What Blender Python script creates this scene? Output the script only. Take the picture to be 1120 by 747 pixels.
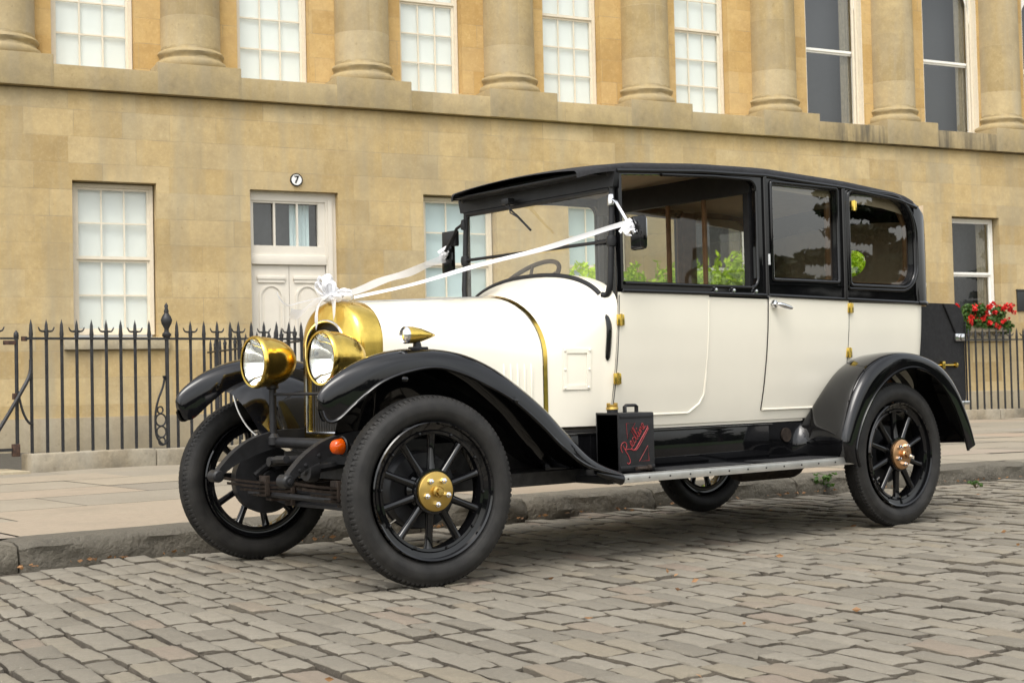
import bpy, bmesh, math, random
import numpy as np
from mathutils import Vector, Matrix
from math import pi, sin, cos, radians, sqrt

random.seed(7); rng = np.random.default_rng(7)
for o in list(bpy.data.objects): bpy.data.objects.remove(o)
SC = bpy.context.scene
COL = SC.collection

# ------------------------------------------------------------------ camera
CAM = Vector((-3.6327, -5.0975, 0.8696))
yaw, pitch, roll = radians(51.0526), radians(1.7556), radians(-1.3016)
fw = Vector((cos(yaw)*cos(pitch), sin(yaw)*cos(pitch), sin(pitch)))
rt0 = Vector((sin(yaw), -cos(yaw), 0)); up0 = rt0.cross(fw)
rt = cos(roll)*rt0 + sin(roll)*up0; up = -sin(roll)*rt0 + cos(roll)*up0
cd = bpy.data.cameras.new('camera'); cam = bpy.data.objects.new('camera', cd); COL.objects.link(cam)
cam.matrix_world = Matrix(((rt.x, up.x, -fw.x, CAM.x), (rt.y, up.y, -fw.y, CAM.y), (rt.z, up.z, -fw.z, CAM.z), (0, 0, 0, 1)))
cd.sensor_width = 36; cd.lens = 50.01; cd.clip_start = 0.05; cd.clip_end = 2000
cd.dof.use_dof = True; cd.dof.focus_distance = 7.0; cd.dof.aperture_fstop = 9.0
SC.camera = cam

# ------------------------------------------------------------------ light
SUN_EL, SUN_AZ = radians(58), radians(215)      # direction towards the sun, azimuth measured from +X
W = bpy.data.worlds.new('World'); SC.world = W; W.use_nodes = True
nt = W.node_tree; bgn = nt.nodes['Background']
sky = nt.nodes.new('ShaderNodeTexSky'); sky.sky_type = 'NISHITA'; sky.sun_disc = False
sky.sun_elevation = SUN_EL; sky.sun_rotation = pi/2 - SUN_AZ
sky.air_density = 1.6; sky.dust_density = 4.0; sky.ozone_density = 1.0
hsv = nt.nodes.new('ShaderNodeHueSaturation'); hsv.inputs['Saturation'].default_value = 0.22
hsv.inputs['Value'].default_value = 1.0
# soft broken cloud cover
tc = nt.nodes.new('ShaderNodeTexCoord'); cn = nt.nodes.new('ShaderNodeTexNoise'); cn.inputs['Scale'].default_value = 2.2; cn.inputs['Detail'].default_value = 6
cr = nt.nodes.new('ShaderNodeMapRange'); cr.inputs['From Min'].default_value = .3; cr.inputs['From Max'].default_value = .7
cr.inputs['To Min'].default_value = 1.35; cr.inputs['To Max'].default_value = 2.3
mulc = nt.nodes.new('ShaderNodeVectorMath'); mulc.operation = 'SCALE'
nt.links.new(tc.outputs['Generated'], cn.inputs['Vector']); nt.links.new(cn.outputs['Fac'], cr.inputs['Value'])
nt.links.new(sky.outputs[0], hsv.inputs['Color']); nt.links.new(hsv.outputs[0], mulc.inputs[0]); nt.links.new(cr.outputs[0], mulc.inputs['Scale'])
nt.links.new(mulc.outputs[0], bgn.inputs['Color'])
bgn.inputs['Strength'].default_value = 0.15
sd = bpy.data.lights.new('sun', 'SUN'); sd.energy = 0.8; sd.angle = radians(28); sd.color = (1.0, .94, .84)
so = bpy.data.objects.new('sun', sd); COL.objects.link(so)
sdir = Vector((cos(SUN_EL)*cos(SUN_AZ), cos(SUN_EL)*sin(SUN_AZ), sin(SUN_EL)))
so.rotation_euler = sdir.to_track_quat('Z', 'Y').to_euler(); so.location = sdir*60
vs = SC.view_settings; SC.display_settings.display_device = 'sRGB'
vs.view_transform = 'Standard'; vs.look = 'None'; vs.gamma = 1; vs.exposure = 0.17; vs.use_curve_mapping = False
SC.render.engine = 'CYCLES'
SC.cycles.transparent_max_bounces = 32; SC.cycles.max_bounces = 12; SC.cycles.glossy_bounces = 6
SC.render.resolution_x = 1024; SC.render.resolution_y = 682

# ------------------------------------------------------------------ materials
MATS = {}
class NT:
    def __init__(s, name):
        s.m = bpy.data.materials.new(name); s.m.use_nodes = True; s.t = s.m.node_tree
        s.b = s.t.nodes['Principled BSDF']; s.out = s.t.nodes['Material Output']
    def n(s, typ, **kw):
        x = s.t.nodes.new('ShaderNode'+typ)
        for k, v in kw.items():
            if k in x.inputs: x.inputs[k].default_value = v
            else: setattr(x, k, v)
        return x
    def l(s, a, b): s.t.links.new(a, b)
    def coord(s, scale=(1, 1, 1), kind='Object', loc=(0, 0, 0), rot=(0, 0, 0)):
        c = s.n('TexCoord'); mp = s.n('Mapping')
        mp.inputs['Scale'].default_value = scale; mp.inputs['Location'].default_value = loc; mp.inputs['Rotation'].default_value = rot
        s.l(c.outputs[kind], mp.inputs['Vector']); return mp.outputs[0]
    def noise(s, vec, scale, detail=4, rough=.55):
        x = s.n('TexNoise'); x.inputs['Scale'].default_value = scale; x.inputs['Detail'].default_value = detail; x.inputs['Roughness'].default_value = rough
        if vec: s.l(vec, x.inputs['Vector'])
        return x.outputs['Fac']
    def ramp(s, fac, stops):
        r = s.n('ValToRGB'); e = r.color_ramp.elements
        while len(e) < len(stops): e.new(.5)
        for k, (p, c) in enumerate(stops):
            e[k].position = p; e[k].color = (*c, 1) if len(c) == 3 else c
        s.l(fac, r.inputs[0]); return r.outputs[0]
    def mix(s, fac, a, b, typ='MIX'):
        x = s.n('Mix', data_type='RGBA', blend_type=typ)
        for sock, v in ((x.inputs[0], fac), (x.inputs[6], a), (x.inputs[7], b)):
            if hasattr(v, 'is_linked'): s.l(v, sock)
            elif isinstance(v, (int, float)): sock.default_value = v
            else: sock.default_value = (*v, 1)
        return x.outputs[2]
    def math(s, op, a, b=0.):
        x = s.n('Math', operation=op)
        for k, v in enumerate((a, b)):
            if hasattr(v, 'is_linked'): s.l(v, x.inputs[k])
            else: x.inputs[k].default_value = v
        return x.outputs[0]
    def bump(s, h, strength=.3, dist=.01, prev=None):
        b = s.n('Bump', Strength=strength, Distance=dist); s.l(h, b.inputs['Height'])
        if prev is not None: s.l(prev, b.inputs['Normal'])
        s.l(b.outputs[0], s.b.inputs['Normal']); return b.outputs[0]
    def base(s, c):
        if hasattr(c, 'is_linked'): s.l(c, s.b.inputs['Base Color'])
        else: s.b.inputs['Base Color'].default_value = (*c, 1)
    def set(s, **kw):
        for k, v in kw.items():
            k = k.replace('_', ' ')
            if hasattr(v, 'is_linked'): s.l(v, s.b.inputs[k])
            else: s.b.inputs[k].default_value = v
        return s

def simple(name, col, rough=.5, metal=0., coat=0., var=.12, scale=18, bump=0., bscale=60, rvar=.1, spec=None):
    t = NT(name); v = t.coord()
    f = t.noise(v, scale)
    lo = tuple(c*(1-var) for c in col); hi = tuple(min(1, c*(1+var)) for c in col)
    t.base(t.ramp(f, [(.3, lo), (.7, hi)]))
    r = t.n('MapRange'); r.inputs['To Min'].default_value = max(0, rough-rvar*rough); r.inputs['To Max'].default_value = min(1, rough+rvar*rough*2)
    t.l(t.noise(v, scale*.6), r.inputs[0]); t.l(r.outputs[0], t.b.inputs['Roughness'])
    t.set(Metallic=metal)
    if coat: t.set(Coat_Weight=coat, Coat_Roughness=.04)
    if spec is not None: t.set(Specular_IOR_Level=spec)
    if bump: t.bump(t.noise(v, bscale), bump, .004)
    MATS[name] = t.m; return t.m

simple('cream', (.82, .77, .65), .3, coat=.7, var=.025, scale=2.5)
simple('black_paint', (.0035, .0035, .004), .035, var=.3, scale=5)
simple('black_satin', (.014, .014, .015), .42, var=.3, spec=.34)
simple('chassis', (.018, .017, .016), .5, var=.5, scale=25, bump=.3, spec=.4)
simple('rust_dark', (.03, .022, .017), .65, var=.5, scale=30, bump=.3, spec=.22)
simple('roof_cloth', (.022, .022, .024), .62, var=.3, scale=60, bump=.5, bscale=400, spec=.22)
simple('trunk_leather', (.016, .0155, .016), .55, var=.3, scale=40, bump=.5, bscale=220, spec=.22)
simple('chrome', (.75, .75, .76), .12, 1.0, var=.05)
simple('alu', (.62, .61, .58), .32, .85, var=.12, scale=12)
simple('headlining', (.62, .48, .31), .85, var=.06)
simple('trim_brown', (.22, .115, .05), .6, var=.2)
simple('seat_leather', (.03, .026, .024), .5, var=.3, bump=.3, bscale=30, spec=.22)
simple('wood_wheel', (.11, .075, .05), .45, var=.3)
simple('satin_ribbon', (.90, .90, .91), .55, var=.02, spec=.3)
_t = MATS['satin_ribbon'].node_tree; _tr = _t.nodes.new('ShaderNodeBsdfTranslucent'); _tr.inputs[0].default_value = (.9, .9, .91, 1); _mx = _t.nodes.new('ShaderNodeMixShader'); _mx.inputs[0].default_value = .4
_t.links.new(_t.nodes['Principled BSDF'].outputs[0], _mx.inputs[1]); _t.links.new(_tr.outputs[0], _mx.inputs[2]); _t.links.new(_mx.outputs[0], _t.nodes['Material Output'].inputs[0])
simple('white_paint', (.80, .78, .72), .45, var=.04)
simple('cream_paint', (.70, .63, .50), .5, var=.05)
simple('door_paint', (.66, .61, .52), .42, var=.04, scale=4)
simple('blind', (.77, .785, .76), .8, var=.04, scale=1.2)
simple('pale_mortar', (.62, .51, .31), .9, var=.1)
simple('blind_blue', (.52, .62, .64), .8, var=.04, scale=2)
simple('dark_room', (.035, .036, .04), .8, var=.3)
simple('curtain', (.20, .17, .12), .8, var=.2)
simple('iron', (.012, .012, .013), .48, var=.5, scale=30, bump=.4, bscale=90)
simple('iron_rust', (.05, .024, .014), .7, var=.6, scale=30, bump=.4)
simple('plaque', (.02, .022, .02), .5, var=.2)
simple('enamel', (.80, .79, .75), .35, var=.03)
simple('bark', (.05, .035, .025), .9, var=.4, bump=.6)
simple('red_line', (.27, .022, .026), .5, var=.2)
simple('red_petal', (.62, .015, .012), .6, var=.25, scale=30)
simple('twig', (.10, .08, .04), .8, var=.3)
simple('rubber_mat', (.02, .02, .021), .6, var=.3, spec=.22)

simple('sheer_ribbon', (.86, .86, .88), .6, var=.03, spec=.2)
_t = MATS['sheer_ribbon'].node_tree; _tr = _t.nodes.new('ShaderNodeBsdfTransparent'); _mx = _t.nodes.new('ShaderNodeMixShader'); _mx.inputs[0].default_value = .38
_t.links.new(_t.nodes['Principled BSDF'].outputs[0], _mx.inputs[1]); _t.links.new(_tr.outputs[0], _mx.inputs[2]); _t.links.new(_mx.outputs[0], _t.nodes['Material Output'].inputs[0])
def leafmat(name, a, b):
    t = NT(name); oi = t.n('Attribute', attribute_name='tint'); oi.attribute_type = 'GEOMETRY'
    t.base(t.ramp(oi.outputs['Fac'], [(0, a), (1, b)])); t.set(Roughness=.5)
    tr = t.n('BsdfTranslucent'); t.l(t.b.inputs['Base Color'].links[0].from_socket, tr.inputs['Color'])
    mx = t.n('MixShader'); mx.inputs[0].default_value = .3
    t.l(t.b.outputs[0], mx.inputs[1]); t.l(tr.outputs[0], mx.inputs[2]); t.l(mx.outputs[0], t.out.inputs[0]); MATS[name] = t.m
leafmat('leaf_bright', (.20, .36, .008), (.50, .70, .03))
leafmat('leaf_green', (.03, .075, .012), (.10, .19, .035))
leafmat('leaf_dark', (.016, .028, .010), (.045, .06, .022))
leafmat('leaf_yellow', (.25, .26, .03), (.5, .42, .05))
leafmat('dead_leaf', (.12, .06, .025), (.42, .22, .09))

def brass(name, col, rough):
    t = NT(name); v = t.coord()
    f = t.noise(v, 9, 6, .6)
    t.base(t.ramp(f, [(.3, tuple(c*.72 for c in col)), (.65, col)])); t.set(Metallic=1.0)
    r = t.n('MapRange'); r.inputs['To Min'].default_value = rough*.6; r.inputs['To Max'].default_value = rough*1.8
    t.l(t.noise(v, 16, 5), r.inputs[0]); t.l(r.outputs[0], t.b.inputs['Roughness'])
    t.bump(t.noise(v, 7, 3), .04, .01); MATS[name] = t.m
brass('brass', (.86, .60, .13), .16)
brass('brass_dull', (.62, .42, .12), .34)
brass('copper', (.62, .36, .18), .3)

def glass(name, tint=(1, 1, 1), boost=2.0, rough=0.0, grime=0.0):
    t = NT(name); t.t.nodes.remove(t.b)
    tr = t.n('BsdfTransparent'); tr.inputs[0].default_value = (*tint, 1)
    gl = t.n('BsdfGlossy'); gl.inputs['Roughness'].default_value = rough; gl.inputs[0].default_value = (1, 1, 1, 1)
    v = t.coord(); b = t.n('Bump', Strength=.05, Distance=.02); t.l(t.noise(v, 1.6, 1), b.inputs['Height']); t.l(b.outputs[0], gl.inputs['Normal'])
    lw = t.n('LayerWeight', Blend=.5); f = t.math('POWER', lw.outputs['Facing'], 5.); f = t.math('ADD', t.math('MULTIPLY', f, .96), .04)
    f = t.math('MINIMUM', t.math('MULTIPLY', f, boost), 1.)
    mx = t.n('MixShader'); t.l(f, mx.inputs[0]); t.l(tr.outputs[0], mx.inputs[1]); t.l(gl.outputs[0], mx.inputs[2])
    if grime:
        df = t.n('BsdfDiffuse'); df.inputs[0].default_value = (.6, .55, .42, 1)
        m2 = t.n('MixShader'); t.l(t.math('MULTIPLY', t.noise(v, 3, 5), grime), m2.inputs[0]); t.l(mx.outputs[0], m2.inputs[1]); t.l(df.outputs[0], m2.inputs[2]); mx = m2
    t.l(mx.outputs[0], t.out.inputs[0]); MATS[name] = t.m
glass('glass', (.95, .97, .95), 1.9)
glass('glass_car', (.58, .60, .59), 2.8)
glass('glass_screen', (.93, .93, .90), 1.6, grime=.12)

def dielectric(name, col, rough, trans=.0):
    t = NT(name); t.base(col); t.set(Roughness=rough, Transmission_Weight=trans); MATS[name] = t.m; return t
dielectric('amber', (.66, .085, .002), .1, .1)
dielectric('mirror_glass', (.85, .86, .87), .03).set(Metallic=1.0)
dielectric('reflector', (.92, .92, .90), .05).set(Metallic=1.0)

def tyre_mat():
    t = NT('tyre'); uv = t.n('TexCoord'); sp = t.n('SeparateXYZ'); t.l(uv.outputs['UV'], sp.inputs[0])
    u, v = sp.outputs[0], sp.outputs[1]
    # v: 0..1 across the section, tread in the middle; u: around the wheel
    cen = t.math('ABSOLUTE', t.math('SUBTRACT', v, .5))
    tread = t.math('LESS_THAN', cen, .155)
    shoulder = t.math('MULTIPLY', t.math('GREATER_THAN', cen, .095), tread)
    ribs = t.math('SINE', t.math('MULTIPLY', v, 2*pi*38)); blocks = t.math('SINE', t.math('MULTIPLY', u, 2*pi*118))
    h = t.math('MULTIPLY', t.math('GREATER_THAN', ribs, -.3), t.math('MULTIPLY', tread, .01))
    side = t.math('MULTIPLY', t.math('GREATER_THAN', t.math('SINE', t.math('MULTIPLY', v, 2*pi*17)), .93), .5)
    h = t.math('ADD', h, t.math('MULTIPLY', side, t.math('SUBTRACT', 1., tread)))
    vec = t.coord(); n1 = t.noise(vec, 14, 5); n2 = t.noise(vec, 3, 4)
    dust = t.math('ADD', t.math('MULTIPLY', n1, n2), t.math('MULTIPLY', tread, -.06))
    t.base(t.ramp(dust, [(.12, (.011, .0105, .010)), (.45, (.034, .032, .029))]))
    t.set(Roughness=.6, Specular_IOR_Level=.28); p = t.bump(h, .5, .003); t.bump(t.noise(vec, 160, 2), .15, .002, p); MATS['tyre'] = t.m
tyre_mat()

def stone(name, lo, mid, hi, bw=.92, bh=.37, stain=(.20, .17, .12), stain_amt=.5, brick=True, joint=(.30, .24, .15), streak=.35, grey=(.40, .37, .30), grime=False, rnd=False):
    """weathered ashlar: block tints, mineral patches, streaks, joints and pitting, in the building's own coordinates"""
    t = NT(name); c = t.n('TexCoord'); sp = t.n('SeparateXYZ'); t.l(c.outputs['Object'], sp.inputs[0])
    cx = t.n('CombineXYZ'); t.l(sp.outputs[0], cx.inputs[0]); t.l(sp.outputs[2], cx.inputs[1])
    vec = c.outputs['Object']
    if rnd:
        oi = t.n('ObjectInfo'); av = t.n('VectorMath', operation='ADD'); sv = t.n('CombineXYZ'); q = t.math('MULTIPLY', oi.outputs['Random'], 57.); t.l(q, sv.inputs[0]); t.l(q, sv.inputs[1]); t.l(vec, av.inputs[0]); t.l(sv.outputs[0], av.inputs[1]); vec = av.outputs[0]
    n = t.noise(vec, 1.1, 6, .6)
    col = t.ramp(n, [(.28, lo), (.5, mid), (.72, hi)])
    def band(sc, a, b_, det=6):
        r = t.n('MapRange'); r.inputs['From Min'].default_value = a; r.inputs['From Max'].default_value = b_; t.l(t.noise(vec, sc, det, .68), r.inputs[0]); return r.outputs[0]
    col = t.mix(t.math('MULTIPLY', band(6, .42, .66), .55), col, tuple(x*.86 for x in lo))
    col = t.mix(t.math('MULTIPLY', band(19, .50, .70), .5), col, tuple(min(1, x*1.12) for x in hi))
    col = t.mix(t.math('MULTIPLY', band(42, .52, .72), .45), col, tuple(x*.7 for x in lo))
    hgt = t.math('MULTIPLY', t.noise(vec, 55, 5, .7), .35)
    if brick:
        wob = t.n('VectorMath', operation='ADD'); nz = t.n('TexNoise'); nz.inputs['Scale'].default_value = 3; t.l(vec, nz.inputs['Vector'])
        sc = t.n('VectorMath', operation='SCALE'); sc.inputs['Scale'].default_value = .012; t.l(nz.outputs['Color'], sc.inputs[0])
        t.l(cx.outputs[0], wob.inputs[0]); t.l(sc.outputs[0], wob.inputs[1])
        br = t.n('TexBrick', offset=.5, offset_frequency=2, squash=.72, squash_frequency=3)
        for k, v in (('Scale', 1.), ('Mortar Size', .0035), ('Mortar Smooth', .3), ('Bias', 0.), ('Brick Width', bw), ('Row Height', bh)): br.inputs[k].default_value = v
        br.inputs['Color1'].default_value = (0, 0, 0, 1); br.inputs['Color2'].default_value = (1, 1, 1, 1); br.inputs['Mortar'].default_value = (.5, .5, .5, 1)
        t.l(wob.outputs[0], br.inputs['Vector'])
        tint = t.ramp(br.outputs['Color'], [(0, tuple(x*.84 for x in lo)), (.4, mid), (.75, hi), (1, grey)])
        col = t.mix(t.math('MULTIPLY', t.noise(vec, .7, 3), .75), col, tint)
        jr = t.n('MapRange'); jr.inputs['From Min'].default_value = .40; jr.inputs['From Max'].default_value = .62; t.l(t.noise(vec, 1.7, 3), jr.inputs[0]); jm = t.math('MULTIPLY', br.outputs['Fac'], jr.outputs[0])
        col = t.mix(jm, col, joint)
        hgt = t.math('SUBTRACT', hgt, t.math('MULTIPLY', br.outputs['Fac'], .5))
    # water streaks run down: noise stretched along z
    st = t.n('Mapping'); st.inputs['Scale'].default_value = (2.6, 2.6, .28); t.l(vec, st.inputs['Vector'])
    s1 = t.n('MapRange'); s1.inputs['From Min'].default_value = .46; s1.inputs['From Max'].default_value = .70; t.l(t.noise(st.outputs[0], 1., 5, .6), s1.inputs[0])
    col = t.mix(t.math('MULTIPLY', s1.outputs[0], streak), col, grey)
    s2 = t.n('MapRange'); s2.inputs['From Min'].default_value = .47; s2.inputs['From Max'].default_value = .72; t.l(t.noise(vec, .9, 8, .72), s2.inputs[0])
    col = t.mix(t.math('MULTIPLY', s2.outputs[0], stain_amt), col, stain)
    pits = t.n('MapRange'); pits.inputs['From Min'].default_value = .66; pits.inputs['From Max'].default_value = .74; t.l(t.noise(vec, 16, 3, .5), pits.inputs[0])
    col = t.mix(t.math('MULTIPLY', pits.outputs[0], .35), col, tuple(x*.6 for x in lo))
    if grime:       # soot streaks along one stretch of the course
        gx = t.n('MapRange'); gx.inputs['From Min'].default_value = 13.7; gx.inputs['From Max'].default_value = 14.3; t.l(sp.outputs[0], gx.inputs[0])
        gs = t.n('Mapping'); gs.inputs['Scale'].default_value = (5, 5, .5); t.l(vec, gs.inputs['Vector'])
        gn = t.n('MapRange'); gn.inputs['From Min'].default_value = .36; gn.inputs['From Max'].default_value = .62; t.l(t.noise(gs.outputs[0], 1., 5, .65), gn.inputs[0])
        col = t.mix(t.math('MULTIPLY', t.math('MULTIPLY', gx.outputs[0], gn.outputs[0]), .8), col, (.06, .055, .045))
    t.base(col); t.set(Roughness=.88); t.bump(hgt, .5, .012); MATS[name] = t.m
stone('stone_lower', (.36, .25, .105), (.475, .345, .158), (.575, .45, .25), stain_amt=.55, stain=(.255, .195, .105), grey=(.34, .295, .20), streak=.65)
stone('stone_base', (.29, .235, .145), (.36, .295, .19), (.42, .35, .24), stain_amt=.6, bw=1.3, bh=.55)
stone('stone_string', (.31, .23, .105), (.40, .305, .15), (.48, .37, .20), stain_amt=.7, bw=1.6, bh=30, stain=(.17, .14, .09), streak=.6, grey=(.33, .28, .185), grime=True)
stone('stone_upper', (.43, .26, .085), (.53, .345, .125), (.60, .42, .19), stain_amt=.12, streak=.15, grey=(.5, .36, .18))
stone('stone_column', (.32, .235, .105), (.43, .32, .155), (.53, .415, .225), stain_amt=.6, bw=9, bh=.9, stain=(.27, .22, .14), joint=(.50, .40, .25), streak=.4, rnd=True)
stone('stone_sill', (.36, .30, .19), (.42, .35, .23), (.48, .41, .28), stain_amt=.6, brick=False, stain=(.15, .13, .1))
stone('stone_plinth', (.22, .18, .12), (.30, .25, .17), (.36, .31, .22), stain_amt=.9, brick=False, stain=(.075, .065, .05), streak=.6)

def ground_mat(name, stops, rough=.85, bumpd=.004, fine=60, patch=1.3, dirt=(.09, .08, .06), dirt_amt=.5):
    """stone setts, flags and kerbs: one tint for each stone, grain and dirt patches"""
    t = NT(name); at = t.n('Attribute', attribute_name='tint'); vec = t.coord()
    col = t.ramp(at.outputs['Fac'], stops)
    g = t.noise(vec, 24, 6, .7)
    col = t.mix(t.math('MULTIPLY', g, .55), col, tuple(c*.62 for c in stops[len(stops)//2][1]))
    sp = t.n('MapRange'); sp.inputs['From Min'].default_value = .62; sp.inputs['From Max'].default_value = .75; t.l(t.noise(vec, 90, 3, .6), sp.inputs[0])
    col = t.mix(t.math('MULTIPLY', sp.outputs[0], .3), col, (.42, .39, .33))
    d = t.n('MapRange'); d.inputs['From Min'].default_value = .5; d.inputs['From Max'].default_value = .78; t.l(t.noise(vec, patch, 6, .65), d.inputs[0])
    col = t.mix(t.math('MULTIPLY', d.outputs[0], dirt_amt), col, dirt)
    t.base(col); r = t.n('MapRange'); r.inputs['To Min'].default_value = rough-.2; r.inputs['To Max'].default_value = rough+.1; t.l(g, r.inputs[0]); t.l(r.outputs[0], t.b.inputs['Roughness'])
    h = t.math('ADD', t.noise(vec, fine, 6, .7), t.math('MULTIPLY', t.noise(vec, 13, 3), 1.2)); t.bump(h, .75, bumpd*2); MATS[name] = t.m
ground_mat('sett', [(0, (.15, .132, .10)), (.3, (.20, .178, .137)), (.7, (.235, .21, .163)), (.9, (.215, .183, .127)), (1, (.22, .17, .128))], bumpd=.006, dirt_amt=.35)
ground_mat('sett_joint', [(0, (.075, .062, .045)), (1, (.13, .108, .078))], bumpd=.012, fine=110)
ground_mat('flag', [(0, (.21, .185, .145)), (.3, (.285, .25, .19)), (.55, (.32, .27, .195)), (.85, (.33, .25, .18)), (1, (.26, .24, .205))], bumpd=.003, dirt_amt=.55, dirt=(.17, .145, .105))
ground_mat('kerb', [(0, (.10, .088, .066)), (.5, (.165, .145, .108)), (1, (.22, .195, .15))], bumpd=.016, fine=24, dirt=(.05, .045, .035), dirt_amt=.8, patch=3.5)
simple('lawn', (.05, .085, .02), .95, var=.35, scale=2, bump=.6, bscale=50)
simple('tarmac_joint', (.05, .045, .035), .95, var=.4, bump=.6)

# ------------------------------------------------------------------ mesh helpers
class MB:
    def __init__(s): s.v = []; s.f = []; s.m = []; s.uv = None; s.tint = None
    def add(s, vs, fs, mi=0):
        o = len(s.v); s.v += [tuple(p) for p in vs]; s.f += [tuple(i+o for i in f) for f in fs]; s.m += [mi]*len(fs); return s
    def box(s, x0, x1, y0, y1, z0, z1, mi=0, bev=0.):
        if bev <= 0:
            return s.add([(x, y, z) for x in (x0, x1) for y in (y0, y1) for z in (z0, z1)],
                  [(0, 1, 3, 2), (4, 6, 7, 5), (0, 4, 5, 1), (2, 3, 7, 6), (0, 2, 6, 4), (1, 5, 7, 3)], mi)
        bm = bmesh.new(); bmesh.ops.create_cube(bm, size=1)
        for v in bm.verts: v.co = Vector(((x0+x1)/2+v.co.x*(x1-x0), (y0+y1)/2+v.co.y*(y1-y0), (z0+z1)/2+v.co.z*(z1-z0)))
        bmesh.ops.bevel(bm, geom=bm.edges[:], offset=bev, segments=2, profile=.6, affect='EDGES')
        s.addbm(bm, mi); return s
    def addbm(s, bm, mi=0):
        bm.verts.index_update(); s.add([v.co[:] for v in bm.verts], [[v.index for v in f.verts] for f in bm.faces], mi); bm.free()
    def tube(s, path, r, n=8, closed=False, mi=0, caps=True, flat=None):
        P = [Vector(p) for p in path]; N = len(P); R = r if hasattr(r, '__len__') else [r]*N
        T = []
        for i in range(N):
            a = P[(i-1) % N] if (closed or i > 0) else P[i]; b = P[(i+1) % N] if (closed or i < N-1) else P[i]
            d = b-a; T.append(d.normalized() if d.length > 1e-9 else Vector((1, 0, 0)))
        ref = Vector((0, 0, 1)) if abs(T[0].z) < .9 else Vector((1, 0, 0))
        nrm = (ref-T[0]*ref.dot(T[0])).normalized(); vs = []
        for i in range(N):
            nrm = (nrm-T[i]*nrm.dot(T[i])).normalized(); bn = T[i].cross(nrm)
            for k in range(n):
                a = 2*pi*k/n; f = flat if flat else 1.
                vs.append(P[i]+nrm*cos(a)*R[i]+bn*sin(a)*R[i]*f)
        fs = []
        for i in range(N if closed else N-1):
            j = (i+1) % N
            for k in range(n): fs.append((i*n+k, i*n+(k+1) % n, j*n+(k+1) % n, j*n+k))
        if caps and not closed: fs += [tuple(range(n))[::-1], tuple((N-1)*n+k for k in range(n))]
        return s.add(vs, fs, mi)
    def loft(s, rings, closed=True, cap0=False, cap1=False, mi=0):
        n = len(rings[0]); vs = [p for r in rings for p in r]; fs = []
        for i in range(len(rings)-1):
            for k in range(n if closed else n-1):
                k2 = (k+1) % n; fs.append((i*n+k, i*n+k2, (i+1)*n+k2, (i+1)*n+k))
        if cap0: fs.append(tuple(range(n))[::-1])
        if cap1: fs.append(tuple((len(rings)-1)*n+k for k in range(n)))
        return s.add(vs, fs, mi)
    def lathe(s, prof, n=48, axis='y', c=(0, 0, 0), mi=0, a0=0, a1=2*pi):
        """profile of (radius, along) pairs turned about an axis through c"""
        full = abs(a1-a0-2*pi) < 1e-6; rings = []
        for k in range(n if full else n+1):
            a = a0+(a1-a0)*k/n; ring = []
            for r, h in prof:
                p, q = r*cos(a), r*sin(a)
                d = {'y': (p, h, q), 'x': (h, p, q), 'z': (p, q, h)}[axis]; ring.append((c[0]+d[0], c[1]+d[1], c[2]+d[2]))
            rings.append(ring)
        if full: rings.append(rings[0])
        return s.loft(rings, closed=False, mi=mi)
    def panel(s, outer, holes, mp, d0, d1, mi=0):
        bm = bmesh.new(); loops = []
        for lp in [outer]+list(holes):
            vs = [bm.verts.new((p[0], p[1], 0)) for p in lp]; loops.append(vs)
            for i in range(len(vs)): bm.edges.new((vs[i], vs[(i+1) % len(vs)]))
        bmesh.ops.triangle_fill(bm, use_beauty=True, use_dissolve=False, edges=bm.edges[:])
        bm.verts.index_update(); n = len(bm.verts)
        co = [v.co[:] for v in bm.verts]; tr = [[v.index for v in f.verts] for f in bm.faces]
        V = [mp(a, b, d0) for a, b, _ in co]+[mp(a, b, d1) for a, b, _ in co]
        F = [tuple(t) for t in tr]+[tuple(i+n for i in t[::-1]) for t in tr]
        for vs in loops:
            for i in range(len(vs)):
                a, b = vs[i].index, vs[(i+1) % len(vs)].index; F.append((a, b, b+n, a+n))
        bm.free(); return s.add(V, F, mi)
    def sheet(s, outer, mp, d=0.):
        bm = bmesh.new(); vs = [bm.verts.new((p[0], p[1], 0)) for p in outer]
        for i in range(len(vs)): bm.edges.new((vs[i], vs[(i+1) % len(vs)]))
        bmesh.ops.triangle_fill(bm, use_beauty=True, use_dissolve=False, edges=bm.edges[:]); bm.verts.index_update()
        V = [mp(v.co.x, v.co.y, d) for v in bm.verts]; F = [[v.index for v in f.verts] for f in bm.faces]; bm.free(); return s.add(V, F)
    def xf(s, M):
        s.v = [tuple(M @ Vector(p)) for p in s.v]; return s
    def mirror(s):
        s.v = [(x, T_-y, z) for x, y, z in s.v]; return s
    def build(s, name, mats, parent=None, off=(0, 0, 0), smooth=38, recalc=True, loc=None):
        me = bpy.data.meshes.new(name)
        me.from_pydata([(x+off[0], y+off[1], z+off[2]) for x, y, z in s.v], [], s.f); me.update()
        ml = mats if isinstance(mats, (list, tuple)) else [mats]
        for m in ml: me.materials.append(MATS[m] if isinstance(m, str) else m)
        if len(ml) > 1: me.polygons.foreach_set('material_index', s.m)
        if s.uv is not None:
            l = me.uv_layers.new(name='UVMap'); idx = np.empty(len(me.loops), np.int32); me.loops.foreach_get('vertex_index', idx)
        if s.tint is not None:
            a = me.attributes.new('tint', 'FLOAT', 'POINT'); a.data.foreach_set('value', np.asarray(s.tint, np.float32))
        if recalc:
            bm = bmesh.new(); bm.from_mesh(me); bmesh.ops.recalc_face_normals(bm, faces=bm.faces[:]); bm.to_mesh(me); bm.free()
        if smooth:
            me.polygons.foreach_set('use_smooth', [True]*len(me.polygons)); me.set_sharp_from_angle(angle=radians(smooth))
        o = bpy.data.objects.new(name, me); COL.objects.link(o)
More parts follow.
